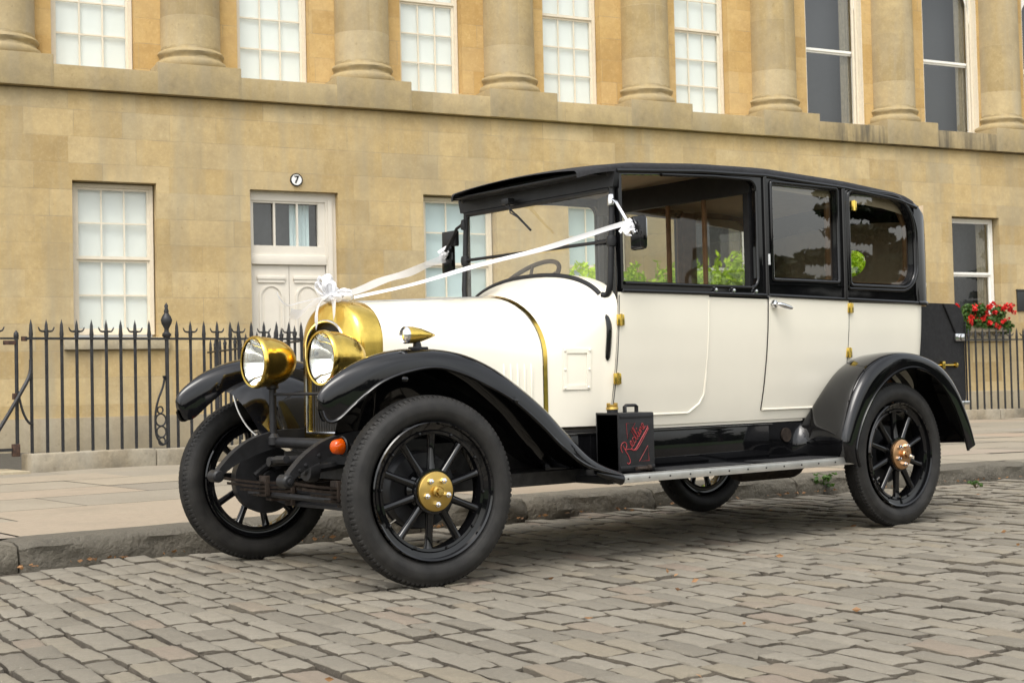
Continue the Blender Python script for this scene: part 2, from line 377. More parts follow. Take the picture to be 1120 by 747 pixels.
        if parent is not None: o.parent = parent
        if loc is not None: o.location = loc
        return o

def catmull(pts, n):
    P = np.array(pts, float); m = len(P); out = []
    seg = np.r_[0, np.cumsum(np.maximum(1e-6, np.linalg.norm(np.diff(P, axis=0), axis=1))**.5)]
    for t in np.linspace(0, seg[-1], n):
        i = min(m-2, max(0, int(np.searchsorted(seg, t, 'right'))-1)); u = (t-seg[i])/(seg[i+1]-seg[i])
        p0 = P[max(0, i-1)]; p1 = P[i]; p2 = P[i+1]; p3 = P[min(m-1, i+2)]
        out.append(.5*((2*p1)+(-p0+p2)*u+(2*p0-5*p1+4*p2-p3)*u*u+(-p0+3*p1-3*p2+p3)*u**3))
    return np.array(out)
def rrect(x0, x1, z0, z1, r, n=6):
    """rounded rectangle; r = (bl, br, tr, tl)"""
    if not hasattr(r, '__len__'): r = (r,)*4
    out = []
    for (cx, cz, a0, rr) in ((x0, z0, pi, r[0]), (x1, z0, 1.5*pi, r[1]), (x1, z1, 0, r[2]), (x0, z1, .5*pi, r[3])):
        sx = 1 if cx == x0 else -1; sz = 1 if cz == z0 else -1
        if rr <= 0: out.append((cx, cz)); continue
        for k in range(n+1):
            a = a0+.5*pi*k/n; out.append((cx+sx*rr+rr*cos(a), cz+sz*rr+rr*sin(a)))
    return out
def tag(o, label=None, cat=None, group=None, kind=None):
    for k, v in (('label', label), ('category', cat), ('group', group), ('kind', kind)):
        if v: o[k] = v
    return o
def thing(name, label, cat, loc=(0, 0, 0), rz=0, group=None):
    o = bpy.data.objects.new(name, None); COL.objects.link(o); o.empty_display_size = .2
    o.location = loc; o.rotation_euler = (0, 0, rz); return tag(o, label, cat, group)
def leaves(centers, size, mat, name, parent=None, loc=None, aspect=.55, tint=None, flat=0.):
    """many small two-face leaves; one mesh"""
    c = np.asarray(centers, float); n = len(c); a = rng.normal(size=(n, 3)); a[:, 2] *= (1-flat)
    a /= np.linalg.norm(a, axis=1)[:, None]; b = rng.normal(size=(n, 3)); b -= a*(a*b).sum(1)[:, None]; b /= np.linalg.norm(b, axis=1)[:, None]
    nn = np.cross(a, b); s = (np.asarray(size)*rng.uniform(.6, 1.3, n))[:, None]
    v = np.stack([c-a*s, c+b*s*aspect-nn*s*.15, c+a*s, c-b*s*aspect-nn*s*.15], 1).reshape(-1, 3)
    mb = MB(); mb.v = [tuple(p) for p in v]; mb.f = [(4*i, 4*i+1, 4*i+2, 4*i+3) for i in range(n)]; mb.m = [0]*n
    tt = rng.uniform(0, 1, n) if tint is None else np.clip(np.asarray(tint)+rng.normal(0, .18, n), 0, 1); mb.tint = np.repeat(tt, 4)
    return mb.build(name, mat, parent, recalc=False, smooth=0, loc=loc)

L_, T_ = 3.3393, 1.5412
D_ = .84; RW = D_/2
YC = T_/2

# ------------------------------------------------------------------ SETTING: road, kerb, pavement, lawn
def ykerb(x):
    if x < 2: return 2.14
    if x < 8.5: return 2.14-.022*(x-2)**2
    return 2.14-.022*6.5**2-.286*(x-8.5)
def yplinth(x): return 8.36-.0269*(x-2.0) if x < 16 else 7.98-.231*(x-16)

mb = MB(); mb.add([(-600, -600, -.06), (600, -600, -.06), (600, 600, -.06), (-600, 600, -.06)], [(0, 1, 2, 3)])
tag(mb.build('ground', 'lawn', smooth=0), kind='structure')
# lawn across the road, seen only in reflections
mb = MB(); mb.add([(-150, -9.2, -.02), (150, -9.2, -.02), (150, -140, -.02), (-150, -140, -.02)], [(0, 1, 2, 3)])
tag(mb.build('lawn', 'lawn', smooth=0), kind='structure')

def road():
    mb = MB(); tint = []
    xs = np.linspace(-40, 60, 101)
    vs = []; fs = []
    for x in xs: vs += [(x, -9, -.030), (x, ykerb(x)+.1, -.030)]
    for i in range(len(xs)-1): fs.append((2*i, 2*i+2, 2*i+3, 2*i+1))
    mb.add(vs, fs, 1); tint += [.5]*len(vs)
    # setts: courses across the street, each stone a little block of its own
    ang = radians(-7.5); ca, sa = cos(ang), sin(ang)
    def emit(ox, ox2, oy, oy2, N):
        # (course coordinate a, along b) -> world
        n = N; g = np.r_[0, .035, np.linspace(.10, .90, n-4), .965, 1]
        h0 = rng.normal(0, .0034); tx, ty = rng.normal(0, .010, 2); tn = rng.uniform(0, 1)
        cor = rng.normal(0, .0045, (4, 2)); dome = rng.uniform(.001, .006)
        vs = []
        for j in range(n):
            for i in range(n):
                u, v = g[i], g[j]
                e = max(abs(2*u-1), abs(2*v-1))
                w = [(1-u)*(1-v), u*(1-v), u*v, (1-u)*v]
                a = ox+(ox2-ox)*u+sum(w[k]*cor[k][0] for k in range(4)); b = oy+(oy2-oy)*v+sum(w[k]*cor[k][1] for k in range(4))
                z = h0+tx*(u-.5)*.13+ty*(v-.5)*.28+dome*(1-e**3)-(.032 if e > .99 else (.0050 if e > .9 else (.0008 if e > .75 else 0)))+rng.normal(0, .0013)
                if e > .9: a += rng.normal(0, .0022); b += rng.normal(0, .003)
                vs.append((a*ca-b*sa, a*sa+b*ca, z))
        fs = [(j*n+i, j*n+i+1, (j+1)*n+i+1, (j+1)*n+i) for j in range(n-1) for i in range(n-1)]
        inn = [(j*n+i, j*n+i+1, (j+1)*n+i+1, (j+1)*n+i) for j in range(1, n-2) for i in range(1, n-2)]; out_ = [f for f in fs if f not in set(inn)]
        o_ = len(mb.v); mb.add(vs, inn, 0); mb.f += [tuple(q+o_ for q in f) for f in out_]; mb.m += [1]*len(out_); tint.extend([tn]*len(vs))
    a = -6.2
    while a < 15.5:
        wd = rng.uniform(.100, .138); b = -7+rng.uniform(0, .3)
        while b < 4.2:
            ln = float(np.clip(rng.normal(.245, .055), .12, .38))
            x = (a+wd/2)*ca-(b+ln/2)*sa; y = (a+wd/2)*sa+(b+ln/2)*ca
            rel = Vector((x, y, 0))-CAM; dz = rel.dot(fw); dx = rel.dot(rt)
            if y+.13 < ykerb(x) and dz > 2.6 and abs(dx) < dz*.46+.9 and y > -5.5:
                gp = .0046
                emit(a+gp, a+wd-gp, b+gp, b+ln-gp, 9 if dz < 6.5 else (7 if dz < 9 else 5))
            b += ln
        a += wd
    mb.tint = tint
    o = mb.build('cobbled_road', ['sett', 'sett_joint'], smooth=50, recalc=False); tag(o, kind='structure')
road()

def kerb():
    mb = MB(); tint = []; x = -9.0
    while x < 30:
        ln = rng.uniform(.75, 1.5); tn = rng.uniform(0, 1); n = 14; vs = []
        prof = [(.0, -.03), (-.005, .03), (.004, .07), (.010, .10), (.035, .122), (.10, .130), (.20, .130), (.31, .128), (.315, .05)]
        ph = rng.uniform(0, 50, 3)
        for i in range(n+1):
            s = x+.006+(ln-.012)*i/n; edge = min(i, n-i)
            for k, (dy, z) in enumerate(prof):
                w = .008*sin(9*s+ph[0]+2*k)+.006*sin(23*s+ph[1]+k*1.3)+rng.normal(0, .003)
                amp = 1.0 if k < 5 else .2
                vs.append((s, ykerb(s)+dy+w*amp-(0 if edge else -.02)*(k < 5), z+(w*.5*amp if k > 1 else 0)-(.012 if not edge and k > 2 else 0)))
        m = len(prof); fs = [(i*m+k, (i+1)*m+k, (i+1)*m+k+1, i*m+k+1) for i in range(n) for k in range(m-1)]
        fs += [tuple(range(m)), tuple(n*m+k for k in range(m))[::-1]]
        mb.add(vs, fs); tint += [tn]*len(vs); x += ln
    mb.tint = tint
    tag(mb.build('kerb', 'kerb', smooth=45), kind='structure')
kerb()

def pavement():
    mb = MB(); tint = []
    # bedding sheet below the flags, out to the building and beyond
    xs = np.linspace(-40, 60, 101); vs = []
    for x in xs: vs += [(x, ykerb(x)+.30, .105), (x, 30, .118)]
    mb.add(vs, [(2*i, 2*i+2, 2*i+3, 2*i+1) for i in range(100)], 1); tint += [.2]*len(vs)
    rows = [.32, 1.22, 2.0, 2.95, 3.75, 4.65, 5.5, 6.6, 7.8, 9.4]
    for r in range(len(rows)-1):
        d0, d1 = rows[r], rows[r+1]; x = -9+rng.uniform(0, 1)
        while x < 26:
            ln = rng.uniform(.8, 1.9); tn = rng.uniform(0, 1); g = .005; n = 4; vs = []; dz = rng.normal(0, .002)
            for j in range(n+1):
                for i in range(n+1):
                    s = x+g+(ln-2*g)*i/n; d = d0+g+(d1-d0-2*g)*j/n
                    z = .130+.004*d+dz; 
                    if i in (0, n) or j in (0, n): z -= .008
                    vs.append((s, ykerb(s)+d if s < 8.5 else ykerb(s)+d, z))
            if not (ykerb(x)+d0 > yplinth(x)+.1):
                mb.add(vs, [(j*(n+1)+i, j*(n+1)+i+1, (j+1)*(n+1)+i+1, (j+1)*(n+1)+i) for j in range(n) for i in range(n)], 0); tint += [tn]*len(vs)
            x += ln
    mb.tint = tint
    tag(mb.build('pavement', ['flag', 'tarmac_joint'], smooth=30, recalc=False), kind='structure')
pavement()

# ------------------------------------------------------------------ BUILDING
FANG = -0.22736; FO = (3.0242, 14.0695, 0)
bld = thing('terraced_house', 'long honey coloured stone terrace with giant half columns and sash windows behind the car', 'building', FO, FANG)
fmap = lambda a, b, d: (a, d, b)       # local x along the front, y into the house, z up
U0, U1 = -9.0, 30.0
GW = [(.96, 2.11), (6.18, 7.42), (8.70, 9.85), (11.14, 12.32), (13.70, 14.88), (16.81, 17.98)]
GW += [(-1.65, -.5), (-6.9, -5.7), (19.6, 20.8), (22.2, 23.4), (24.8, 26.0)]
DO = (3.46, 4.80)
rect = lambda a, b, c, d: [(a, c), (b, c), (b, d), (a, d)]
mb = MB(); mb.panel(rect(U0, U1, .0, 5.07), [rect(a, b, 1.66, 3.83) for a, b in GW]+[rect(DO[0], DO[1], .16, 3.80)], fmap, 0, .42)
mb.build('ground_floor_wall', 'stone_lower', bld, smooth=0)
mb = MB()
for a, b in ((U0, DO[0]-.02), (DO[1]+.02, U1)): mb.box(a, b, -.035, -.003, .0, .56, bev=.01)
mb.build('wall_base', 'stone_base', bld, smooth=30)
mb = MB(); mb.box(U0, U1, -.11, .44, 5.08, 5.40, bev=.012)
mb.build('string_course', 'stone_string', bld, smooth=30)
CC = [2.73+2.62*(k) for k in range(-4, 10)]; CC = [2.73, 5.38, 7.90, 10.47, 13.13, 15.85, 18.5, .12, -2.5, -5.1, 21.1, 23.7, 26.3]
UWC = [(1.35, 1.16), (3.99, 1.12), (6.56, 1.06), (9.09, 1.08), (11.66, 1.10), (14.55, 1.30), (17.33, 1.36), (-1.2, 1.1), (-3.8, 1.1), (19.8, 1.2), (22.4, 1.2), (25, 1.2)]
UW = [(c-w/2, c+w/2) for c, w in UWC]
mb = MB(); mb.panel(rect(U0, U1, 5.40, 13.6), [rect(a, b, 5.46, 8.6) for a, b in UW]+[rect(a, b, 9.7, 11.6) for a, b in UW], fmap, .45, .9)
mb.build('upper_wall', 'stone_upper', bld, smooth=0)
mb = MB(); mb.box(U0, U1, -.12, .9, 13.605, 14.4, bev=.02).box(U0, U1, -.5, .9, 14.41, 14.7, bev=.03).box(U0, U1, -.05, .9, 14.71, 15.6)
mb.build('cornice', 'stone_string', bld, smooth=30)
colproto = None
for c in CC:
    mb = MB(); prof = [(.5, .0), (.515, .03), (.52, .075), (.50, .12), (.455, .15), (.45, .18), (.47, .20), (.485, .235), (.465, .27), (.435, .285), (.432, .33)]
    if colproto is None:
        sh = [(.432, 5.84)]+[(.432-.055*(t**1.6), 5.84+7.7*t) for t in np.linspace(.05, 1, 14)]
        m1 = MB().lathe(sh, 40, 'z'); m1.lathe([(.41, 13.1), (.45, 13.2), (.50, 13.3), (.52, 13.6)], 40, 'z')
        col = m1.build('column', 'stone_column', bld, smooth=30, loc=(c, .45, 0))
        m2 = MB(); m2.lathe([(0, 5.53)]+[(r, 5.53+z) for r, z in prof], 40, 'z'); 
        for k in range(len(m2.v)):
            x, y, z = m2.v[k]; j = rng.normal(0, .006); m2.v[k] = (x*(1+j), y*(1+j), z)
        cb = m2.build('column_base', 'stone_string', col, smooth=50)
        m3 = MB().box(-.60, .60, -.566, .0, 5.083, 5.53, bev=.012); pb = m3.build('pedestal', 'stone_string', col, smooth=30)
        colproto = (col, cb, pb)
    else:
        cc = colproto[0].copy(); COL.objects.link(cc); cc.location = (c, .45, 0)
        for q in colproto[1:]:
            d = q.copy(); COL.objects.link(d); d.parent = cc

quad = lambda a, b, z0, z1, y: [(a, y, z0), (b, y, z0), (b, y, z1), (a, y, z1)]
def sash(a, b, z0, z1, y, cols, rows, back, paint='cream_paint', parent=bld, meet=None, curt=False, fr=.055):
    """sash window in an opening: frame with meeting rail and glazing bars, glass, blind or room behind"""
    mb = MB(); w = .05
    mb.box(a, a+w, y, y+.09, z0, z1).box(b-w, b, y, y+.09, z0, z1).box(a+w, b-w, y, y+.09, z1-w, z1).box(a+w, b-w, y, y+.09, z0, z0+w*.9)
    zm = (z0+z1)/2 if meet is None else meet
    A, B = a+w, b-w
    for (p, q, yy) in ((z0+w*.9, zm, y+.045), (zm, z1-w, y+.02)):
        mb.box(A, A+.035, yy, yy+.03, p, q).box(B-.035, B, yy, yy+.03, p, q)
        mb.box(A+.035, B-.035, yy, yy+.03, p, p+.045).box(A+.035, B-.035, yy, yy+.03, q-.035, q)
        iw = (B-A-.07); ih = q-p-.08
        for k in range(1, cols): x = A+.035+iw*k/cols; mb.box(x-.011, x+.011, yy+.004, yy+.026, p+.045, q-.035)
        for k in range(1, rows): z = p+.045+ih*k/rows; mb.box(A+.035, B-.035, yy+.002, yy+.028, z-.011, z+.011)
    wo = mb.build('window', paint, parent, smooth=0)
    g = MB(); g.add(quad(A+.002, B-.002, z0+w, zm, y+.059), [(0, 1, 2, 3)]); g.add(quad(A+.002, B-.002, zm, z1-w-.002, y+.034), [(0, 1, 2, 3)]); g.build('pane', 'glass', wo, smooth=0)
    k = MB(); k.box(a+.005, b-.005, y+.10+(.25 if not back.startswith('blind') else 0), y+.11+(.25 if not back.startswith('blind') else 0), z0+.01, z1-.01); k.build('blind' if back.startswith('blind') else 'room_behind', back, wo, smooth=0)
    if curt:
        cm = MB()
        for (p, q) in ((B-.26, B-.02),):
            pts = [(p+(q-p)*t, y+.115+.018*sin(t*22), 0) for t in np.linspace(0, 1, 24)]
            cm.loft([[(x, yy, z0+.03) for x, yy, _ in pts], [(x, yy, z1-.03) for x, yy, _ in pts]], closed=False)
        cm.build('curtain', 'curtain', wo, smooth=60)
    return wo
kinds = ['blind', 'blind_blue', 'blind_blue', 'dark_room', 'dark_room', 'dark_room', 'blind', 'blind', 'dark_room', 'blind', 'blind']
for (a, b), k in zip(GW, kinds):
    dk = k == 'dark_room'
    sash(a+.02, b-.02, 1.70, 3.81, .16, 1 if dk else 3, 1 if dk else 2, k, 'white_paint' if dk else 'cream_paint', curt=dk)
    MB().box(a-.14, b+.14, -.07, .16, 1.49, 1.655, bev=.012).build('window_sill', 'stone_sill', bld, smooth=30)
for i, (a, b) in enumerate(UW):
    dk = i in (5, 6, 9)
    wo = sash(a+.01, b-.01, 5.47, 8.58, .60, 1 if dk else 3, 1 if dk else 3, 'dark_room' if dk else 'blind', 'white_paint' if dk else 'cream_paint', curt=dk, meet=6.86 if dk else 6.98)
    if dk:
        MB().box(a, a+.014, .455, .598, 5.47, 8.58).box(b-.014, b, .455, .598, 5.47, 8.58).box(b-.125, b-.075, .585, .61, 5.47, 8.58).box(b-.06, b-.016, .57, .61, 5.47, 8.58).build('reveal_board', 'cream_paint', wo, smooth=0)
    if dk:      # fretted valance hanging in the head of the opening
        for s in (0, 1):
            xx = a+.02 if s == 0 else b-.02; sg = 1 if s == 0 else -1
            pts = [(xx, 8.55), (xx, 7.70), (xx+sg*.03, 7.64), (xx+sg*.055, 7.72), (xx+sg*.05, 7.82), (xx+sg*.085, 7.95), (xx+sg*.15, 8.12), (xx+sg*.28, 8.3), (xx+sg*.4, 8.55)]
            MB().panel(pts, [], fmap, .585, .597).build('valance', 'white_paint', wo, smooth=0)
    sash(a+.01, b-.01, 9.72, 11.58, .60, 3, 2, 'blind', 'cream_paint')

# front door: pair of panelled leaves under a three light fanlight, numbered 7
a, b = DO
mb = MB(); mb.box(a, a+.045, .12, .25, .16, 3.80).box(b-.16, b, .12, .25, .16, 3.80).box(a+.045, b-.16, .12, .25, 3.66, 3.80).box(a+.045, b-.16, .13, .24, 2.86, 3.00)
mb.box(a, b-.16, .10, .25, 2.72, 2.86, bev=.01).box(b-.13, b-.06, .10, .119, .16, 3.70)
dr = mb.build('door_case', 'door_paint', bld, smooth=30)
FL0, FL1, FZ0, FZ1 = a+.05, b-.24, 3.0, 3.63
mb = MB(); mb.box(a+.045, FL0+.03, .14, .2, FZ0, FZ1+.03).box(FL1-.03, b-.16, .14, .2, FZ0, FZ1+.03).box(FL0+.03, FL1-.03, .14, .2, FZ1, FZ1+.03)
for k in (1, 2): x = FL0+(FL1-FL0)*k/3; mb.box(x-.014, x+.014, .145, .19, FZ0, FZ1)
fl = mb.build('fanlight', 'door_paint', dr, smooth=0)
MB().add(quad(a+.05, b-.17, FZ0, FZ1, .206), [(0, 1, 2, 3)]).build('pane', 'glass', dr, smooth=0)
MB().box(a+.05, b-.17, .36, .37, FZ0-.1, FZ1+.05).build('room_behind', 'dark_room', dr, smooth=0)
pts = [(FL0+.62+.3*t, .29+.012*sin(t*30), 0) for t in np.linspace(0, 1, 30)]
MB().loft([[(x, y, FZ0) for x, y, _ in pts], [(x, y, FZ1) for x, y, _ in pts]], closed=False).build('curtain', 'blind_blue', dr, smooth=60)
dl = MB(); D0, D1 = a+.05, b-.17; mid = (D0+D1)/2
dl.box(D0, mid-.004, .15, .2, .17, 2.715).box(mid+.004, D1, .15, .2, .17, 2.715)
door = dl.build('door', 'door_paint', bld, smooth=0)
pm = MB()
for p, q in ((D0+.10, mid-.09), (mid+.09, D1-.10)):
    for z0, z1 in ((1.25, 2.42), (.35, 1.10)):
        out = rrect(p, q, z0, z1-.0, (.0, .0, (q-p)/2-.001, (q-p)/2-.001), 8) if z0 > 1 else rrect(p, q, z0, z1, (0, 0, (q-p)/2-.001, (q-p)/2-.001), 8)
        inn = [((x-(p+q)/2)*.84+(p+q)/2, (z-(z0+z1)/2)*.96+(z0+z1)/2) for x, z in out]
        pm.panel(out, [inn], fmap, .132, .149)
        inn2 = [((x-(p+q)/2)*.62+(p+q)/2, (z-(z0+z1)/2)*.90+(z0+z1)/2) for x, z in out]
        pm.panel(inn2, [], fmap, .138, .149)
    pm.box(p-.03, q+.03, .118, .149, 2.50, 2.555, bev=.008).box(p-.015, q+.015, .128, .149, 2.455, 2.497)
pm.build('door_panel', 'door_paint', door, smooth=30)
MB().lathe([(0, .09), (.028, .10), (.036, .122), (.02, .142), (.014, .15)], 20, 'y', (mid+.06, 0, 1.15)).build('door_knob', 'black_paint', door)
MB().box(a-.25, b+.25, -.5, -.04, .1, .17, bev=.01).build('doorstep', 'stone_sill', bld)

sg = thing('house_number_sign', 'round white enamel house number 7 over the pale front door', 'sign', FO, FANG)
MB().lathe([(0, -.018), (.085, -.018), (.092, -.012), (.094, 0)], 40, 'y', (4.16, 0, 3.965)).build('disc', 'enamel', sg)
MB().lathe([(.078, -.0185), (.080, -.022), (.092, -.022), (.096, -.012), (.096, -.002)], 40, 'y', (4.16, 0, 3.965)).build('border', 'black_satin', sg)
def text_mb(txt, size, depth=.003):
    c = bpy.data.curves.new('t', 'FONT'); c.body = txt; c.size = size; c.align_x = 'CENTER'; c.align_y = 'CENTER'; c.extrude = depth; c.offset = .004
    o = bpy.data.objects.new('t', c); COL.objects.link(o); dg = bpy.context.evaluated_depsgraph_get(); me = o.evaluated_get(dg).to_mesh()
    m = MB(); m.add([v.co[:] for v in me.vertices], [list(p.vertices) for p in me.polygons]); o.evaluated_get(dg).to_mesh_clear()
    bpy.data.objects.remove(o); bpy.data.curves.remove(c); return m
m = text_mb('7', .15, .002); m.v = [(x+4.16, -.021-z, y+3.963) for x, y, z in m.v]; m.build('numeral', 'black_satin', sg, smooth=0)

pq = thing('wall_plaque', 'small dark metal plaque on the stone wall at the right edge', 'plaque', FO, FANG)
MB().box(18.36, 18.80, -.03, -.002, 2.06, 2.44, bev=.008).build('plate', 'plaque', pq); MB().box(18.35, 18.81, -.04, -.002, 2.445, 2.475, bev=.004).build('hood', 'plaque', pq)
# ------------------------------------------------------------------ WINDOW BOX, SHRUBS, WEEDS
def clump(n, r, c=(0, 0, 0)):
    p = rng.normal(size=(n, 3)); p /= np.linalg.norm(p, axis=1)[:, None]; return np.array(c)+p*(rng.uniform(.35, 1, n)**.5)[:, None]*np.array(r)
fb = thing('window_box', 'window box of red geraniums on the sill behind the trunk of the car', 'window box', FO, FANG)
MB().box(16.80, 17.85, -.28, -.075, 1.66, 1.78, bev=.01).build('trough', 'stone_plinth', fb)
cs = np.concatenate([clump(260, (.15, .15, .13), (x+rng.uniform(-.05, .05), -.2+rng.uniform(-.06, .03), 1.88+rng.uniform(-.14, .20))) for x in np.linspace(16.70, 17.86, 14)])
leaves(cs, .036, 'leaf_green', 'foliage', fb, aspect=.8)
fl = []
for k in range(40):
    c = (rng.uniform(16.58, 18.0), -.2+rng.uniform(-.16, .1), rng.choice([rng.uniform(1.72, 1.95), rng.uniform(1.95, 2.18)]))
    fl.append(clump(int(rng.uniform(14, 40)), (.05, .05, .04), c))
leaves(np.concatenate(fl), .026, 'red_petal', 'flowers', fb, aspect=.9)

def shrub(u, y, h, r, name, label, seed, mat='leaf_bright'):
    t = thing(name, label, 'shrub', (FO[0]+u*cos(FANG)-y*sin(FANG), FO[1]+u*sin(FANG)+y*cos(FANG), .11), 0, 'bright green shrubs in front of the terrace')
    mb = MB(); tips = []
    for k in range(7):
        a = 2*pi*k/7+rng.uniform(-.3, .3); p = [(0, 0, 0)]
        e = (cos(a)*r*.5, sin(a)*r*.5, h*.65); p = [(0.03*cos(a), .03*sin(a), 0), (e[0]*.35, e[1]*.35, h*.35), e]
        mb.tube(p, [.03, .022, .012], 6); tips.append(e)
    mb.build('stems', 'bark', t)
    cs = []; tn = []
    for k in range(70):
        a = rng.uniform(0, 2*pi); zz = rng.uniform(.35, .97); rr = r*sqrt(rng.uniform(.05, 1))*(1.05-.45*max(0, zz-.6))
        c = (cos(a)*rr, sin(a)*rr, h*zz); q = clump(60, (.17, .17, .15), c); cs.append(q); tn += list(np.full(60, rng.uniform(.2, .9)))
    for k in range(40):
        a = rng.uniform(0, 2*pi); rr = r*sqrt(rng.uniform(0, 1)); z0 = h*rng.uniform(.85, 1.0)
        q = np.array([(cos(a)*rr+rng.normal(0, .025), sin(a)*rr+rng.normal(0, .025), z0+.3*s) for s in np.linspace(0, 1, 14)]); cs.append(q); tn += [.85]*14
    leaves(np.concatenate(cs), .055, mat, 'foliage', t, tint=tn)
for i, (u, h, r, lab) in enumerate([(8.55, 2.32, .55, 'bright green shrub seen through the windscreen and front of the cab'), (9.35, 2.20, .52, 'bright green shrub seen through the cab beside the brown pillar'),
        (10.1, 2.38, .55, 'bright green shrub seen through the far side window below the dark sash window'), (10.95, 2.50, .58, 'tall bright green shrub seen past the partition bar inside the car'),
        (11.9, 2.3, .6, 'bright green shrub behind the rear of the car, mostly hidden'), (13.9, 2.75, .55, 'bright green shrub showing in the little oval rear window')]):
    shrub(u, -1.3, h, r, 'shrub', lab, i)

def weed(x, y, z, n, r, s, mat, label, h=.12):
    t = thing('weed', label, 'weed', (x, y, z))
    mb = MB(); cs = []
    for k in range(n):
        a = rng.uniform(0, 2*pi); rr = r*rng.uniform(.2, 1); e = (cos(a)*rr, sin(a)*rr, h*rng.uniform(.4, 1))
        mb.tube([(0, 0, 0), (e[0]*.5, e[1]*.5, e[2]*.7), e], [.003, .0025, .0015], 4); cs.append(clump(7, (s*.8, s*.8, s*.5), e))
    mb.build('stalks', 'twig', t); leaves(np.concatenate(cs), s, mat, 'foliage', t, flat=.4)
weed(5.12, 2.02, 0, 18, .15, .028, 'leaf_green', 'green weed growing at the kerb ahead of the rear wheel')
weed(2.95, 8.15, .15, 14, .12, .03, 'leaf_yellow', 'yellow green weed at the end of the railing plinth', .16)
weed(6.0, 1.2, 0, 8, .06, .016, 'leaf_green', 'small green weed between the setts behind the rear wheel', .05)
def litter():
    mb = MB(); cs = []
    for k in range(130):
        x = rng.uniform(-1.6, 7.5); cs.append((x, ykerb(x)-abs(rng.normal(0, .05))-.02, .012))
    for k in range(26):
        x = rng.uniform(-1.5, 6); y = rng.uniform(-2.2, 2.0); cs.append((x, y, .012))
    o = leaves(cs, .017, 'dead_leaf', 'fallen_leaves', flat=.85); tag(o, 'small brown leaves and bits of litter along the gutter', 'leaf litter', kind='stuff')
litter()

# ------------------------------------------------------------------ RAILINGS
RZB, RZR, RZT = .33, 1.42, 1.60
def bar_mb(hook):
    m = MB(); m.tube([(0, 0, RZB-.08), (0, 0, RZT-.10)], .0165, 6)
    m.lathe([(.0165, RZT-.18), (.022, RZT-.14), (.018, RZT-.10), (.015, RZT-.05), (.0, RZT+.01)], 8, 'z')
    if hook:
        for s in (-1, 1):
            P = [(0, 0, RZR+.075), (s*.035, 0, RZR+.068), (s*.062, 0, RZR+.078), (s*.078, 0, RZR+.112)]
            m.tube([tuple(p) for p in catmull(P, 8)], [.011, .011, .011, .010, .009, .008, .007, .004], 5)
        m.lathe([(.013, RZR+.04), (.022, RZR+.06), (.018, RZR+.08), (.013, RZR+.095)], 8, 'z')
    return m
BAR = {h: bar_mb(h) for h in (0, 1)}
BARME = {}
def add_bar(parent, loc, hook, rz):
    if hook not in BARME:
        o = BAR[hook].build('spiked_bar', 'iron', parent, loc=loc); BARME[hook] = o.data; o.rotation_euler.z = rz; return o
    o = bpy.data.objects.new('spiked_bar', BARME[hook]); COL.objects.link(o); o.parent = parent; o.location = loc; o.rotation_euler.z = rz
def railing(label, p0, p1, plinth=True, sp=.149, hook0=0, skip=(), zb=.33, grp=None):
    p0 = Vector((*p0, 0)); p1 = Vector((*p1, 0)); d = p1-p0; Ln = d.length; rz = math.atan2(d.y, d.x)
    t = thing('iron_railing', label, 'railing', p0, rz, grp)
    MB().box(-.0, Ln, -.021, .021, RZR-.011, RZR+.011).build('top_rail', 'iron', t, smooth=0)
    n = int(Ln/sp)
    for k in range(n+1):
        if k in skip: continue
        add_bar(t, (.06+k*sp, 0, 0), (k+hook0) % 2, 0)
    if plinth:
        m = MB(); x = 0; tn = []
        while x < Ln-.02:
            l = min(rng.uniform(.8, 1.3), Ln-x)
            if Ln-x-l < .3: l = Ln-x
            m.box(x+.003, x+l-.003, -.16, .16, .08, .315+rng.normal(0, .004), bev=.022); x += l
        m.build('plinth', 'stone_plinth', t, smooth=35)
    else: MB().box(0, Ln, -.016, .016, .345, .372).build('bottom_rail', 'iron', t, smooth=0)
    return t, Ln
PL = lambda x: (x, yplinth(x))
r1, _ = railing('black iron railing with hooked spikes on a stone plinth left of the car', PL(1.28), PL(3.45), hook0=0, skip=(9,))
# heavier finial post with scroll bracket
m = MB(); m.tube([(0, 0, .25), (0, 0, 1.44)], .021, 8)
m.lathe([(.03, 1.43), (.045, 1.45), (.045, 1.47), (.025, 1.49), (.022, 1.52), (.048, 1.57), (.058, 1.61), (.045, 1.645), (.022, 1.68), (.026, 1.70), (.016, 1.73), (.02, 1.755), (.0, 1.79)], 14, 'z')
m.build('finial_post', 'iron', r1, loc=(1.44, 0, 0))
m = MB(); P = catmull([(-.03, 0, 1.02), (-.05, 0, .93), (-.11, -.02, .80), (-.14, -.02, .66), (-.135, -.02, .45), (-.06, -.02, .35), (-.02, -.02, .40)], 26); m.tube([tuple(p) for p in P], .012, 6)
for (cx, cz, rr) in ((-.085, .60, .055), (-.08, .48, .05), (-.075, .385, .035), (-.09, .70, .03)):
    m.tube([(cx+rr*cos(a), -.02, cz+rr*sin(a)*1.1) for a in np.linspace(0, 2*pi, 18)[:-1]], .009, 5, closed=True)
m.tube([(-.03, 0, 1.02+.03*sin(a)) for a in np.linspace(0, pi, 4)], .02, 6)
m.build('scroll_bracket', 'iron', r1, loc=(1.44, 0, 0))
railing('black iron railing on a stone plinth mostly hidden by the front of the car', PL(3.46), PL(15.2), hook0=1)
railing('black iron railing on a stone plinth in front of the red flowers', PL(15.3), PL(22.5), hook0=0)
nx, ny = sin(-FANG), cos(FANG)
railing('thin black side railing running back from the pavement railing to the pale door', (4.5, 8.5), (4.5+nx*4.6, 8.5+ny*4.6), plinth=False, hook0=1, sp=.26)
railing('black iron railing beyond the gate, outside the left edge of the picture', PL(-7.5), PL(-.24), hook0=0)
